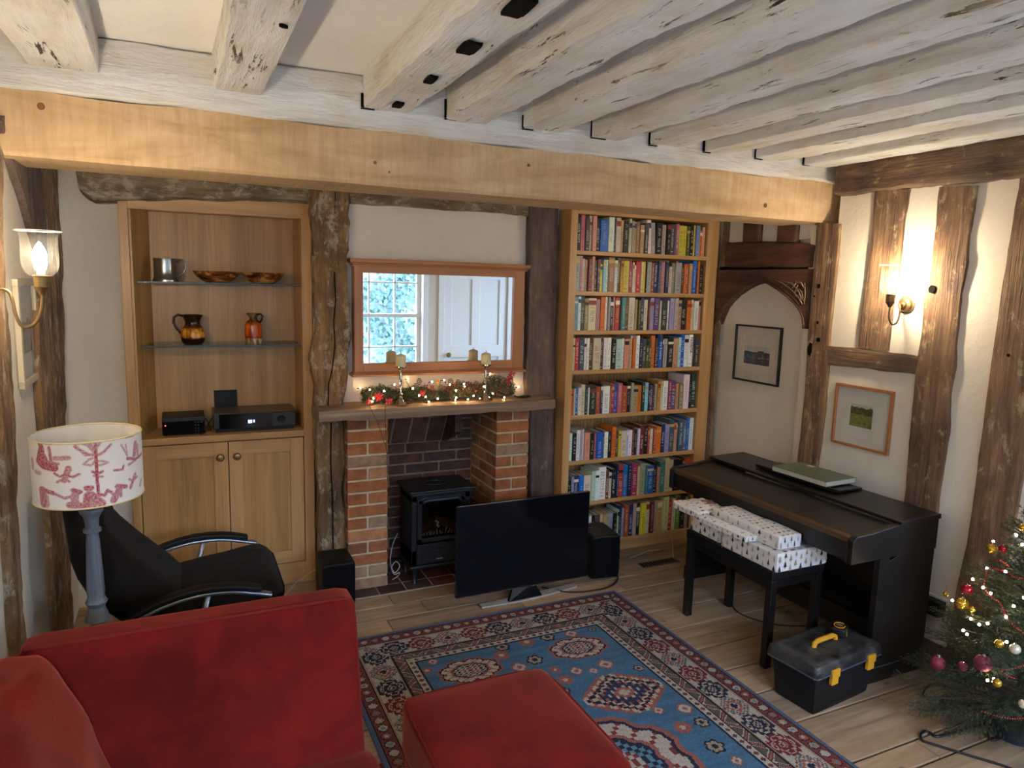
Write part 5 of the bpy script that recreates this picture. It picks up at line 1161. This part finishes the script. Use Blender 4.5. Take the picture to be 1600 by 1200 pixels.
prof = [(0, TZ), (.05, TZ), (.052, TZ+.012), (.046, TZ+.022), (10*K, zy(988)), (10*K, zy(972)), (17*K, zy(968)), (15*K, zy(960)), (11*K, zy(948)), (13*K, zy(944)), (15*K, zy(940)), (13*K, zy(936)), (11.5*K, zy(932)), (12.2*K, zy(925)), (11*K, zy(890)), (9.3*K, zy(850)), (8*K, zy(834)), (8*K, zy(832)), (12*K, zy(830)), (12*K, zy(826)), (9*K, zy(823)), (9.5*K, zy(812)), (11*K, zy(806)), (15*K, zy(800)), (16*K, zy(797)), (15*K, zy(794)), (4*K, zy(792)), (4*K, zy(760))]
mb = MB(); mb.lathe((LX, LY, 0), prof, 32); fixn(build('turned_base', mb, MGW, la, smooth='auto'))
mb = MB(); mb.lathe((LX, LY, 0), [(.005, zy(794)), (.012, zy(770)), (.012, zy(745)), (0, zy(745))], 14); build('bulb_holder', mb, MBRASS, la, smooth='auto')
# printed drum shade: strokes drawn on the unrolled cloth
RS, SZ0, SZ1 = .140, 1.006, 1.190
PW, PH = 820, 186
cell = [[0.0]*PW for _ in range(PH)]
def uvpx(x, y):   # crop pixel of the shade -> unrolled cell
    u = (x-690)/600.0; u = max(-.999, min(.999, u)); th = math.asin(u); yc = 340-(1-math.cos(th))*0
    yt_ = 350-70*(math.cos(th)*-1+1)-50*u; yb2 = 1045-70*(1-math.cos(th))*1.0-60*u
    v = 1-(y-yt_)/(yb2-yt_); return ((th/(2*PI)) % 1.0)*PW, max(0, min(PH-1, v*PH))
def stroke(pts, w, a):
    q = [uvpx(*p) for p in pts]
    for (ax, ay), (bx, by) in zip(q[:-1], q[1:]):
        if abs(ax-bx) > PW/2: bx += PW if ax > bx else -PW
        n = int(max(abs(ax-bx), abs(ay-by))*1.5)+1
        for k in range(n+1):
            cx_, cy_ = ax+(bx-ax)*k/n, ay+(by-ay)*k/n
            for dx in range(-int(w*1.6)-3, int(w*1.6)+4):
                for dy in range(-int(w*1.6)-3, int(w*1.6)+4):
                    q_ = dx*dx+dy*dy; X_, Y_ = int(cx_+dx) % PW, int(cy_+dy)
                    if 0 <= Y_ < PH: cell[Y_][X_] = max(cell[Y_][X_], a if q_ <= (w*1.6+.5)**2 else (.38*a if q_ <= (w*1.6+2.4)**2 else 0))
S = [([(770, 480), (768, 560), (770, 700), (775, 880)], 1.6, .9), ([(770, 470), (700, 380), (640, 350)], 1.6, .6), ([(770, 470), (720, 350), (700, 345)], 1.6, .6), ([(770, 470), (770, 340)], 1.8, .8), ([(740, 480), (690, 470), (600, 420), (565, 390)], 1.4, .7),
 ([(790, 480), (850, 450), (900, 400), (930, 370)], 1.4, .7), ([(760, 470), (660, 480), (560, 350), (620, 350)], 1, .6), ([(740, 510), (690, 530), (640, 575), (720, 590), (760, 540), (830, 545), (890, 560), (840, 580), (790, 590)], 1, .6), ([(700, 360), (760, 430), (820, 350)], 1.5, .6), ([(730, 655), (770, 680), (830, 655)], 1.6, .8), ([(740, 700), (830, 710)], 1, .7),
 ([(660, 830), (700, 830)], 4, .8), ([(680, 830), (675, 890)], 3, .6), ([(690, 900), (760, 960), (800, 1000)], 6, .75), ([(660, 900), (640, 1020)], 4, .8), ([(720, 930), (700, 1010)], 7, .7), ([(770, 900), (840, 910), (870, 860), (900, 880)], 1.8, .8),
 ([(520, 850), (590, 870)], 3, .8), ([(550, 870), (530, 930), (540, 1010)], 5, .7), ([(480, 1010), (590, 1015)], 5, .75), ([(560, 900), (430, 940), (330, 890)], 1.6, .7), ([(970, 820), (1070, 835)], 3, .8), ([(1000, 850), (960, 920), (930, 970)], 5, .75), ([(1010, 880), (1010, 930)], 2, .7), ([(910, 880), (940, 930)], 1.5, .7),
 ([(215, 870), (220, 1010)], 7, .75), ([(250, 870), (320, 890)], 3, .8), ([(245, 930), (250, 1020)], 5, .6), ([(220, 360), (240, 440)], 4, .85), ([(330, 355), (225, 350)], 1.4, .8), ([(310, 410), (325, 560)], 1.8, .8), ([(230, 450), (200, 560), (240, 600), (350, 620)], 6, .85), ([(240, 500), (270, 590)], 6, .8), ([(360, 520), (500, 510)], 3, .6), ([(300, 560), (390, 580)], 2, .7),
 ([(490, 620), (460, 700), (440, 750)], 4, .7), ([(350, 680), (400, 710), (450, 690), (530, 710), (590, 680)], 1.3, .8), ([(370, 770), (440, 730), (490, 760)], 1.3, .7), ([(480, 650), (510, 640)], 1.2, .6),
 ([(1200, 370), (1180, 500)], 4, .7), ([(1220, 400), (1220, 500)], 3, .6), ([(1100, 530), (1190, 545), (1270, 500)], 2, .8), ([(1040, 380), (1100, 500)], .8, .6), ([(1090, 380), (1100, 500)], .8, .6), ([(1110, 600), (1200, 550)], 1.3, .7), ([(950, 650), (1040, 645), (1055, 600)], 1, .8), ([(1180, 710), (1150, 780), (1120, 850)], 2.5, .75), ([(1110, 760), (1150, 780), (1200, 740)], 1.4, .7), ([(1250, 780), (1230, 850)], 2, .6), ([(1090, 290), (1180, 280)], 1.6, .8), ([(130, 560), (130, 640)], 4, .5), ([(160, 680), (200, 690)], 3, .5)]
for pts, w, a in S: stroke(pts, w, a)
for j in range(PH):      # the hidden half repeats the same scenes
    for i in range(PW//4, 3*PW//4): cell[j][i] = cell[j][(i+PW//2) % PW]
front = math.atan2(-LY, -LX)   # azimuth facing the viewpoint
mb = MB(); CR = C('ded2c4'); RD = C('a23440')
for j in range(PH):
    for i in range(PW):
        a = cell[j][i]
        if a: a = min(1, max(.25, a*(1.0+.45*mn.noise(V((i*.22, j*.22, 2))))))
        c = tuple(CR[k]*(1-a)+RD[k]*a for k in range(3))+(1,)
        p = [(front+2*PI*((i+q)/PW), SZ0+(SZ1-SZ0)*(j+r)/PH) for q, r in ((0, 0), (1, 0), (1, 1), (0, 1))]
        mb.add([(LX+RS*math.cos(t), LY+RS*math.sin(t), z) for t, z in p], [(0, 1, 2, 3)], c)
def shademat():
    t = NT('printed linen shade'); a = t.N('ShaderNodeVertexColor'); a.layer_name = 'Col'; t.base(a.outputs[0], .85, 0, .2)
    t.bump(t.noise(t.obj(), 220, 2), .15, .002); return t.m
sh = build('lamp_shade', mb, shademat(), la)
mb = MB(); mb.lathe((LX, LY, 0), [(RS-.0015, SZ0), (RS-.0015, SZ1)], 64); build('lining', mb, plain('white lining', 'e6dfd6', .8), sh, smooth=True)
MTAPE = plain('gold cream tape', 'd8c590', .5)
for z in (SZ0, SZ1): mb = MB(); mb.tube([(LX+RS*math.cos(k*PI/32), LY+RS*math.sin(k*PI/32), z) for k in range(65)], .0024, 6); build('rim_tape', mb, MTAPE, sh, smooth=True)
mb = MB()
for k in range(3): mb.tube([(LX, LY, zy(760)), (LX+RS*math.cos(k*2.09), LY+RS*math.sin(k*2.09), SZ0+.004)], .0015, 5)
build('shade_carrier', mb, MBRASS, la)
mb = MB(); mb.tube(smooth_path([(-.318, 2.2, TZ+.002), (-.318, 2.2, TZ+.04), (-.310, 2.2, TZ+.065), (-.298, 2.2, TZ+.068), (-.292, 2.2, TZ+.052)]), .0028, 6); tag(build('lamp_cable', mb, plain('white cable', 'd8d4cc', .4), smooth=True), 'short white cable loop sticking up beside the lamp foot', 'cable')

# ---------------------------------------------------------------- reclining armchair
ac = thing('recliner_chair', 'black fabric recliner armchair with curved aluminium arms before the cabinet', 'armchair', (-.02, 2.92, 0))
def cloth():
    t = NT('black brown fabric'); n = t.noise(t.obj(), 10, 5, .6, .6); r = t.ramp(n, [(.3, C('100c0a')), (.7, C('1f1814'))]); t.base(r.outputs[0], .9, 0, .08); t.b.inputs['Sheen Weight'].default_value = .03; t.bump(n, .4, .02); return t.m
MCL = cloth()
bp = smooth_path([(-.335, 0, .88), (-.325, 0, .77), (-.305, 0, .68), (-.25, 0, .58), (-.17, 0, .49), (-.085, 0, .41), (-.05, 0, .36)], 6); nb_ = len(bp)
def bfn(u, v, w):   # w along the back, u across (Y), v thickness
    k = (w+1)/2*(nb_-1); i = min(int(k), nb_-2); p = bp[nb_-1-i].lerp(bp[nb_-2-i], k-i); t = (bp[nb_-2-i]-bp[nb_-1-i]).normalized(); n = V((t.z, 0, -t.x))
    s = (w+1)/2; wd = .20+.045*math.sin(min(1, s*1.25)*PI)-.03*s; th = .062+.034*math.sin(min(1, s*1.3)*PI)
    c = p+n*v*th+V((0, 2.92+u*wd, 0)); return c+V((0, 0, .004*mn.noise(V((u*3, v*2, w*6)))))
mb = MB(); mb.rounded(bfn, 14, (.35, .8, .10)); build('back_cushion', mb, MCL, ac, smooth=True)
def sfn(u, v, w):   # u along X
    x = .13+u*.205; z = .405+w*.055+.055*((u+1)/2)-(.04*max(0, u-.7)/.3 if w > 0 else 0)+(.01*(1-v*v) if w > 0 else 0); return (x, 2.92+v*.245, z+.004*mn.noise(V((u*4, v*4, w))))
mb = MB(); mb.rounded(sfn, 12, (.25, .3, .7)); build('seat_cushion', mb, MCL, ac, smooth=True)
MALU = plain('satin aluminium', '9aa0a8', .3, .9)
for yy in (2.635, 3.20):
    pth = [(-.26, yy, .40), (-.19, yy, .455), (-.09, yy, .500), (.02, yy, .522), (.13, yy, .520), (.22, yy, .50), (.275, yy, .485)]
    mb = MB(); sp_ = smooth_path(pth, 6)
    for dy in (-.008, 0, .008): mb.tube([p+V((0, dy, -.004)) for p in sp_], .008, 8)
    a_ = build('arm_bar', mb, MALU, ac, smooth=True)
    mb = MB()
    def pad(u, v, w, yy=yy, sp_=sp_):
        k = (.12+(u+1)/2*.76)*(len(sp_)-1); i = min(int(k), len(sp_)-2); p = sp_[i].lerp(sp_[i+1], k-i); return (p.x, yy+v*.024, p.z+.016+w*.011)
    mb.rounded(pad, 10, (.06, .5, .6)); build('arm_pad', mb, MBLK, a_, smooth=True)
    mb = MB(); mb.tube([(.06, yy, .515), (.035, yy, .42), (.03, yy+(.04 if yy < 3 else -.04), .34)], .011, 8); build('arm_strut', mb, MALU, ac, smooth=True)
mb = MB(); mb.box(-.08, .26, 2.74, 3.10, .335, .36); build('seat_frame', mb, MBLK, ac, bev=.004)
mb = MB(); mb.lathe((.06, 2.92, 0), [(0, .06), (.03, .06), (.025, .34), (0, .34)], 16); build('pedestal', mb, MALU, ac, smooth='auto')
mb = MB(); mb.lathe((.06, 2.92, 0), [(0, 0), (.24, 0), (.245, .012), (.235, .024), (.06, .045), (.03, .065), (0, .065)], 40); build('base_disc', mb, MALU, ac, smooth='auto')
# ---------------------------------------------------------------- candlesticks and candles
MSIL = plain('polished silver', 'c8c2b4', .12, 1, None, .03); MCAN = NT('ivory wax'); MCAN.base(C('d8cba0'), .45, 0, .4); MCAN.b.inputs['Subsurface Weight'].default_value = .2; MCAN.b.inputs['Subsurface Radius'].default_value = (.01, .008, .004); MCAN = MCAN.m
for k, (px, by, lb1, lb2) in enumerate(((626, 631, 'silver candlestick standing left on the mantel among the garland', 'ivory pillar candle on the left silver candlestick'), (758, 626, 'silver candlestick standing right on the mantel before the garland', 'ivory pillar candle on the right silver candlestick'))):
    x = wy(px, by, 3.575).x; y = 3.575; z = 1.0035
    cs = thing('candlestick', lb1, 'candlestick', (x, y, z))
    mb = MB(); mb.lathe((x, y, z), [(0, 0), (.042, 0), (.043, .004), (.036, .010), (.022, .022), (.011, .036), (.008, .045), (.012, .052), (.007, .060), (.0045, .085), (.0075, .125), (.0095, .15), (.005, .170), (.009, .178), (.006, .184), (.008, .190)], 28); build('stem', mb, MSIL, cs, smooth='auto')
    mb = MB(); mb.lathe((x, y, z+.186), [(0, 0), (.012, 0), (.030, .008), (.036, .014), (.034, .016), (.028, .011), (0, .009)], 28); build('drip_tray', mb, MSIL, cs, smooth='auto')
    cd = thing('pillar_candle', lb2, 'candle', (x, y, z+.196))
    mb = MB(); mb.lathe((x, y, z+.196), [(0, 0), (.026, 0), (.027, .004), (.027, .058), (.024, .062), (.006, .070), (0, .070)], 24); build('wax', mb, MCAN, cd, smooth='auto')
    mb = MB(); mb.tube([(x, y, z+.264), (x+.001, y, z+.276)], .0012, 5); build('wick', mb, MBLK, cd)
# ---------------------------------------------------------------- garland on the mantel
gl = thing('christmas_garland', 'evergreen garland with red berries and warm fairy lights along the mantel', 'garland', (1.32, 3.64, 1.003))
rs = random.Random(31); mb = MB(); mc = MB(); ZM = 1.003
gx0, gx1_ = wy(566, 620, 3.64).x, wy(802, 612, 3.64).x
def gtop(t): return .078+.016*math.sin(t*9+1)+.016*math.sin(t*23)+.028*(t > .8)-.02*(t < .1)
for k in range(15000):
    t = rs.random(); x = gx0+(gx1_-gx0)*t; h = gtop(t)
    a = rs.random()*6.28; rr = rs.random()**.5; p = V((x, 3.64+.045*rr*math.cos(a), ZM+.004+h*.5+h*.48*rr*math.sin(a)))
    d = V((rs.gauss(0, .7), rs.gauss(0, .8), rs.gauss(.25, .7))).normalized()*rs.uniform(.010, .024); s = d.cross(V((rs.random(), rs.random(), .3))).normalized()*.0011
    q = p+d
    if q.z < ZM: q.z = ZM+.001
    if q.y > 3.712: q.y = 3.712
    g = rs.uniform(.5, 1.4); col = (.035*g, .065*g, .03*g, 1) if rs.random() < .82 else (.16*g, .12*g, .07*g, 1)
    mb.add([p-s, p+s, q], [(0, 1, 2)], col)
tag(build('needles', mb, attr('garland needles', .6, .3), gl), None, None, kind='stuff')
mb = MB(); mb.tube([V((gx0+(gx1_-gx0)*k/30, 3.64+.01*math.sin(k), ZM+.02+.01*math.sin(k*1.7))) for k in range(31)], .006, 6); build('stem', mb, plain('brown stem', '3a2c1c', .9), gl)
MBERRY = plain('red berry', 'a51a20', .25, 0, .6); MREDL = plain('red glitter leaf', 'b0202a', .35, 0, .5)
def petals(name, c, n, r, mat, ax=(0, -1, .5), seed=0):
    rs = random.Random(seed); mb = MB(); c = V(c); ax = V(ax).normalized(); a = ax.orthogonal().normalized(); b = ax.cross(a)
    for k in range(n):
        an = 2*PI*k/n+rs.uniform(-.2, .2); d = a*math.cos(an)+b*math.sin(an); s = ax.cross(d); R_ = r*rs.uniform(.7, 1.05)
        mb.add([c, c+d*R_*.5+s*R_*.24+ax*R_*.12, c+d*R_, c+d*R_*.5-s*R_*.24+ax*R_*.12], [(0, 1, 2), (0, 2, 3)])
    mb.ball(c+ax*.003, r*.14, 8); return build(name, mb, mat, gl)
def gp(px, py, Y=3.60): p = wy(px, py, Y); p.z = max(p.z, ZM+.008); return p
for k, (px, py, r) in enumerate(((592, 620, .034), (607, 627, .030), (576, 628, .024), (660, 614, .022), (675, 605, .018))): petals('poinsettia', gp(px, py, 3.585), 7, r, MREDL, seed=k)
petals('yellow_flower', gp(684, 597, 3.61), 6, .022, plain('yellow flower', 'd09a1c', .5), seed=9)
mb = MB(); rs = random.Random(6)
for (cx_, cy_, n, sp) in ((785, 605, 44, 15), (796, 590, 16, 6), (737, 605, 14, 7), (700, 608, 18, 12), (668, 606, 14, 8), (722, 608, 16, 10), (752, 606, 10, 8), (620, 608, 8, 10)):
    for _ in range(n):
        p = gp(cx_+rs.gauss(0, sp*.5), cy_+rs.gauss(0, sp*.5), 3.59+rs.uniform(0, .05)); mb.ball(p, rs.uniform(.003, .0055), 6)
build('berries', mb, MBERRY, gl, smooth=True)
pt = gp(797, 590, 3.60); 
for k, d in enumerate(((0, 0, 0), (.012, 0, .022), (-.01, .005, -.02))): petals('red_spray', pt+V(d), 5, .026, MREDL, seed=20+k)
def coneball(c, r, n=5):
    mb = MB()
    for k in range(n):
        z = c[2]-r+2*r*k/(n-1); rr = r*.75*math.sin(PI*(k+.6)/(n+.2))+.002
        for j in range(7):
            an = j*.9+k*.45; mb.ball((c[0]+rr*math.cos(an), c[1]+rr*math.sin(an), z), r*.26, 6, (1, 1, .5))
    return mb
MCONE = plain('pine cone', '5c4632', .8)
for (px, py) in ((650, 604), (690, 606), (716, 598), (664, 607), (744, 600), (704, 596), (678, 612), (655, 596), (733, 610)):
    build('pine_cone', coneball(gp(px, py, 3.582), .015), MCONE, gl, smooth=True)
LGT = [(577.5, 609), (583.5, 622.5), (581.6, 627.5), (616.5, 601), (637.5, 592), (655, 618), (665, 620), (670, 628), (675, 596.5), (694, 594), (684, 623), (712.5, 610), (713, 621), (711.6, 625), (725, 600), (726, 604), (731, 624), (740, 618.5), (770, 615), (788, 621), (810, 604.6), (766, 584), (750, 623), (600, 611), (645, 607), (703, 601), (756, 604), (563, 606)]
MFAIRY = emit('warm fairy bulb', (1, .66, .30, 1), 55)
fs_ = thing('fairy_lights', 'string of warm fairy lights with dark wires woven through the mantel garland', 'string lights', (1.32, 3.6, 1.003))
wire = []
for (px, py) in LGT:
    Y = 3.69 if (px, py) in ((563, 606), (766, 584), (810, 604.6), (637.5, 592)) else 3.57
    p = wy(px, py, Y); p.z = max(p.z, ZM+.007)
    mb = MB(); mb.ball(p, .0042, 8); b_ = build('bulb', mb, MFAIRY, fs_, smooth=True)
    mb = MB(); mb.tube([p+V((-.003, .004, -.002)), p+V((-.014, .012, -.004))], .0028, 6); build('bulb_holder', mb, MBLK, fs_)
    wire.append(p+V((-.014, .012, -.004)))
wire.sort(key=lambda p: p.x)
mb = MB(); mb.tube(smooth_path(wire, 4), .0011, 5)
mb.tube(smooth_path([(wire[2]), gp(578, 640, 3.50), wy(590, 660, 3.499), wy(600, 690, 3.56), wy(604, 705, 3.585), wy(605, 740, 3.585)], 5), .0013, 5)
mb.tube([wy(602, 634, 3.50), wy(602, 658, 3.50), wy(604, 700, 3.585)], .0013, 5)
build('wire', mb, plain('dark wire', '2c1a12', .6), fs_)
ph = MB(); p = wy(816, 619, 3.62); ph.rounded(lambda u, v, w: (p.x+u*.045, 3.62+v*.022, ZM+.005+w*.004), 6, .3); tag(build('remote_control', ph, MBLK, smooth=True), 'small flat black remote lying at the right end of the mantel', 'remote control')

# ---------------------------------------------------------------- Christmas tree
TX, TY = 2.81, 1.42
ct = thing('christmas_tree', 'small green Christmas tree at the right edge, in a dark blue pot', 'Christmas tree', (TX, TY, 0))
TB0, TTOP = .12, .93
def trad(z): return max(.012, .385*(1-(z-.14)/(TTOP-.12))**.85) if z < TTOP else .01
rs = random.Random(8); mb = MB(); br = MB(); MNEED = attr('fir needles', .6, .3)
def needle(p, d, side, L, g):
    q = p+(side*.8+d*.6).normalized()*L; s = d.cross(side).normalized()*.0011
    mb.add([p-s, p+s, q], [(0, 1, 2)], (.028*g, .042*g, .016*g, 1))
def sprig(p, d, L):
    n = max(4, int(L/.0028)); a = d.orthogonal().normalized(); b = d.cross(a)
    for k in range(n):
        pp = p+d*(L*k/n); an = rs.random()*6.28; needle(pp, d, a*math.cos(an)+b*math.sin(an), rs.uniform(.010, .017), rs.uniform(.5, 1.5))
z = TB0
while z < TTOP-.03:
    nb = 7 if z < .6 else 5; R_ = trad(z)
    for k in range(nb):
        an = rs.random()*6.28; L = R_*rs.uniform(.78, 1.08); up = -.10+.55*(z-TB0)/(TTOP-TB0)+rs.uniform(-.1, .12); d = V((math.cos(an), math.sin(an), up)).normalized()
        p0 = V((TX, TY, z)); tip = p0+d*L+V((0, 0, .02*L)); n = max(3, int(L/.022))
        if tip.x > 3.07: continue
        br.tube([p0, p0.lerp(tip, .5)+V((0, 0, -.006)), tip], [.004, .003, .0012], 4)
        for j in range(1, n+1):
            t = j/n; pp = p0.lerp(tip, t)
            sprig(pp-d*.02, d, .022)
            if t > .25:
                for sd in (-1, 1):
                    s = d.cross(V((0, 0, 1))).normalized()*sd; dd = (d*.75+s*.8+V((0, 0, rs.uniform(-.25, .2)))).normalized(); sprig(pp, dd, (1.08-t)*L*.42+.014)
    z += .017
for k in range(3): sprig(V((TX, TY, TTOP-.12+.05*k)), V((.12*(k-1), .05, 1)).normalized(), .07)
lk = wy(1592, 790, 1.45); sprig(V((TX-.02, TY, .86)), (lk-V((TX-.02, TY, .86))).normalized(), (lk-V((TX-.02, TY, .86))).length)
tag(build('needles', mb, MNEED, ct), None, None, kind='stuff'); build('branches', br, plain('fir bark', '4a3826', .9), ct)
mb = MB(); mb.tube([(TX, TY, .05), (TX, TY, .5), (TX+.005, TY, TTOP-.02)], [.016, .011, .003], 10); build('trunk', mb, plain('trunk bark', '40301f', .95), ct)
MPOT = plain('dark blue pot', '1a2436', .35, 0, .5); px0 = 2.70
mb = MB(); mb.lathe((TX, TY, 0), [(0, .004), (.07, .004), (.088, .12), (.094, .125), (.094, .14), (.084, .14), (.07, .10), (0, .09)], 32); build('pot', mb, MPOT, ct, smooth='auto')
# wire stand on the floor
def fz(x, y, z=.006): p = wz(x, y); p.z = z; return p
q = lambda X, Y: (1420+X/5.456, 980+Y/5.456)
sw = ct
mb = MB(); mb.tube(smooth_path([fz(*q(620, 840)), fz(*q(400, 905)), fz(*q(240, 945)), fz(*q(190, 915)), fz(*q(140, 898)), fz(*q(100, 925)), fz(*q(110, 970)), fz(*q(160, 995)), fz(*q(430, 1080)), fz(*q(760, 1180)), fz(*q(900, 1230))], 5), .0045, 8); build('wire_leg', mb, MIRON, sw, smooth=True)
mb = MB(); a0 = fz(*q(810, 945)); mb.tube(smooth_path([fz(*q(800, 945)), fz(*q(720, 975)), fz(*q(680, 940)), fz(*q(685, 890), .02), fz(*q(720, 868), .03)], 5), .0045, 8); mb.tube(smooth_path([fz(*q(620, 840)), fz(*q(700, 825), .03), fz(*q(780, 845), .05), fz(*q(825, 910), .04), fz(*q(830, 960), .01)], 5), .0045, 8); build('wire_hook', mb, MIRON, sw, smooth=True)
mb = MB(); mb.tube(smooth_path([fz(1455, 1072), fz(1446, 1078), fz(1442, 1088), fz(1449, 1092), fz(1475, 1095)], 4), .004, 8); build('wire_foot', mb, MIRON, sw, smooth=True)
# placing things on the visible side of the tree
def ontree(px, py, out=.0):
    d = _ray(px, py); best = None
    for k in range(400):
        t = 1.0+k*.005; p = CAMP+d*t; r = math.hypot(p.x-TX, p.y-TY)
        if .05 < p.z < 1.0:
            e = r-(trad(max(p.z, TB0))*.92+out)
            if best is None or e < best[0]: best = (e, p)
            if e <= 0: return p
    return best[1]
TL = [(1552, 846), (1542, 888), (1571, 893), (1536, 918), (1548, 927), (1584, 947), (1572, 964), (1530, 976), (1543, 974), (1505, 985), (1511, 991), (1488, 938), (1517, 967), (1520, 905), (1597, 851), (1573, 1003), (1543, 1063), (1553, 1061), (1598, 1097), (1588, 836), (1600, 934)]
ts = thing('tree_lights', 'string of small white lights wound around the Christmas tree', 'string lights', (TX, TY, .3)); wp = []
MTL = emit('warm white tree bulb', (1, .74, .5, 1), 50)
for px, py in TL:
    p = ontree(px, py, .012); mb = MB(); mb.ball(p, .0048, 8); build('bulb', mb, MTL, ts, smooth=True); wp.append(p+V((.004, .006, 0)))
wp.sort(key=lambda p: -p.z); mb = MB(); mb.tube(wp, .0009, 4); build('wire', mb, plain('green wire', '1c2a18', .6), ts)
MG_ = plain('gold bauble', 'c49a34', .22, .8); MR_ = plain('red bauble', 'a01020', .2, .5); MM_ = plain('maroon glitter bauble', '6a1c2c', .6, .2, .5, .3, 200); MW_ = plain('pearl bauble', 'c8baa0', .3, .3)
BL = [(1550, 857, 8, MG_, 'gold bauble near the tree top, left of a small red one'), (1567, 857, 6, MR_, 'small red bauble near the tree top'), (1511, 922, 9, MR_, 'shiny red bauble above the biggest gold one'), (1503, 943, 10, MG_, 'biggest gold bauble, at the left side of the tree'), (1478, 928, 4, MG_, 'tiny gold bauble furthest left on the tree'), (1519, 952, 5, MG_, 'small gold bauble right of the biggest gold one'), (1465, 1036, 11, MM_, 'maroon glitter bauble furthest left, hanging low beside the piano'), (1504, 1041, 7, MM_, 'small maroon bauble between the two big maroon ones'), (1536, 1036, 13, MM_, 'largest maroon bauble hanging in the middle of the tree'), (1561, 1006, 7, MG_, 'gold bauble beside a pearl one, above the largest maroon one'), (1586, 1014, 8, MW_, 'pearl white bauble right of a gold one'), (1558, 1067, 7, MG_, 'gold bauble low on the tree under the largest maroon one'), (1598, 824, 6, MG_, 'gold bauble at the right edge of the picture near the top'), (1599, 1100, 7, MW_, 'pale bauble at the right edge of the picture, low down')]
for (px, py, r, m_, lb) in BL:
    p = ontree(px, py, .012+r*.0012); dist = (p-CAMP).dot(FW); R_ = r*dist/FPX
    b_ = thing('bauble', lb+(' of the Christmas tree' if 'tree' not in lb else ''), 'bauble', p, 0, 'baubles on the Christmas tree'); mb = MB(); mb.ball(p, R_, 18); build('ball', mb, m_, b_, smooth=True)
    mb = MB(); mb.lathe(p+V((0, 0, R_)), [(R_*.28, -.002), (R_*.25, R_*.22), (0, R_*.24)], 10); build('cap', mb, MSIL, b_, smooth='auto')
    mb = MB(); mb.tube([p+V((0, 0, R_*1.2)), p+V((.003, .003, R_*1.2+.022))], .0007, 4); build('thread', mb, MSIL, b_)
mb = MB()
for seg in ([(1536, 918), (1540, 900), (1542, 888), (1556, 889), (1571, 893), (1585, 901), (1600, 904)], [(1536, 918), (1548, 932), (1562, 942), (1568, 955), (1572, 966), (1585, 978), (1600, 990)], [(1555, 876), (1561, 874), (1570, 880), (1578, 885)], [(1556, 1044), (1575, 1046), (1600, 1040)], [(1530, 1110), (1555, 1118), (1580, 1123), (1600, 1122)], [(1563, 1046), (1575, 1056), (1584, 1060)]):
    P_ = [ontree(*s_, .012) for s_ in seg]; P_ = smooth_path(P_, 12)
    acc = 0
    for a, b in zip(P_[:-1], P_[1:]):
        acc += (b-a).length
        if acc > .0062: mb.ball(b, .003, 6); acc = 0
tag(build('bead_garland', mb, plain('red bead', 'a8241c', .25, 0, .6), smooth=True), 'string of tiny red beads looped over the Christmas tree branches', 'bead garland', kind='stuff')
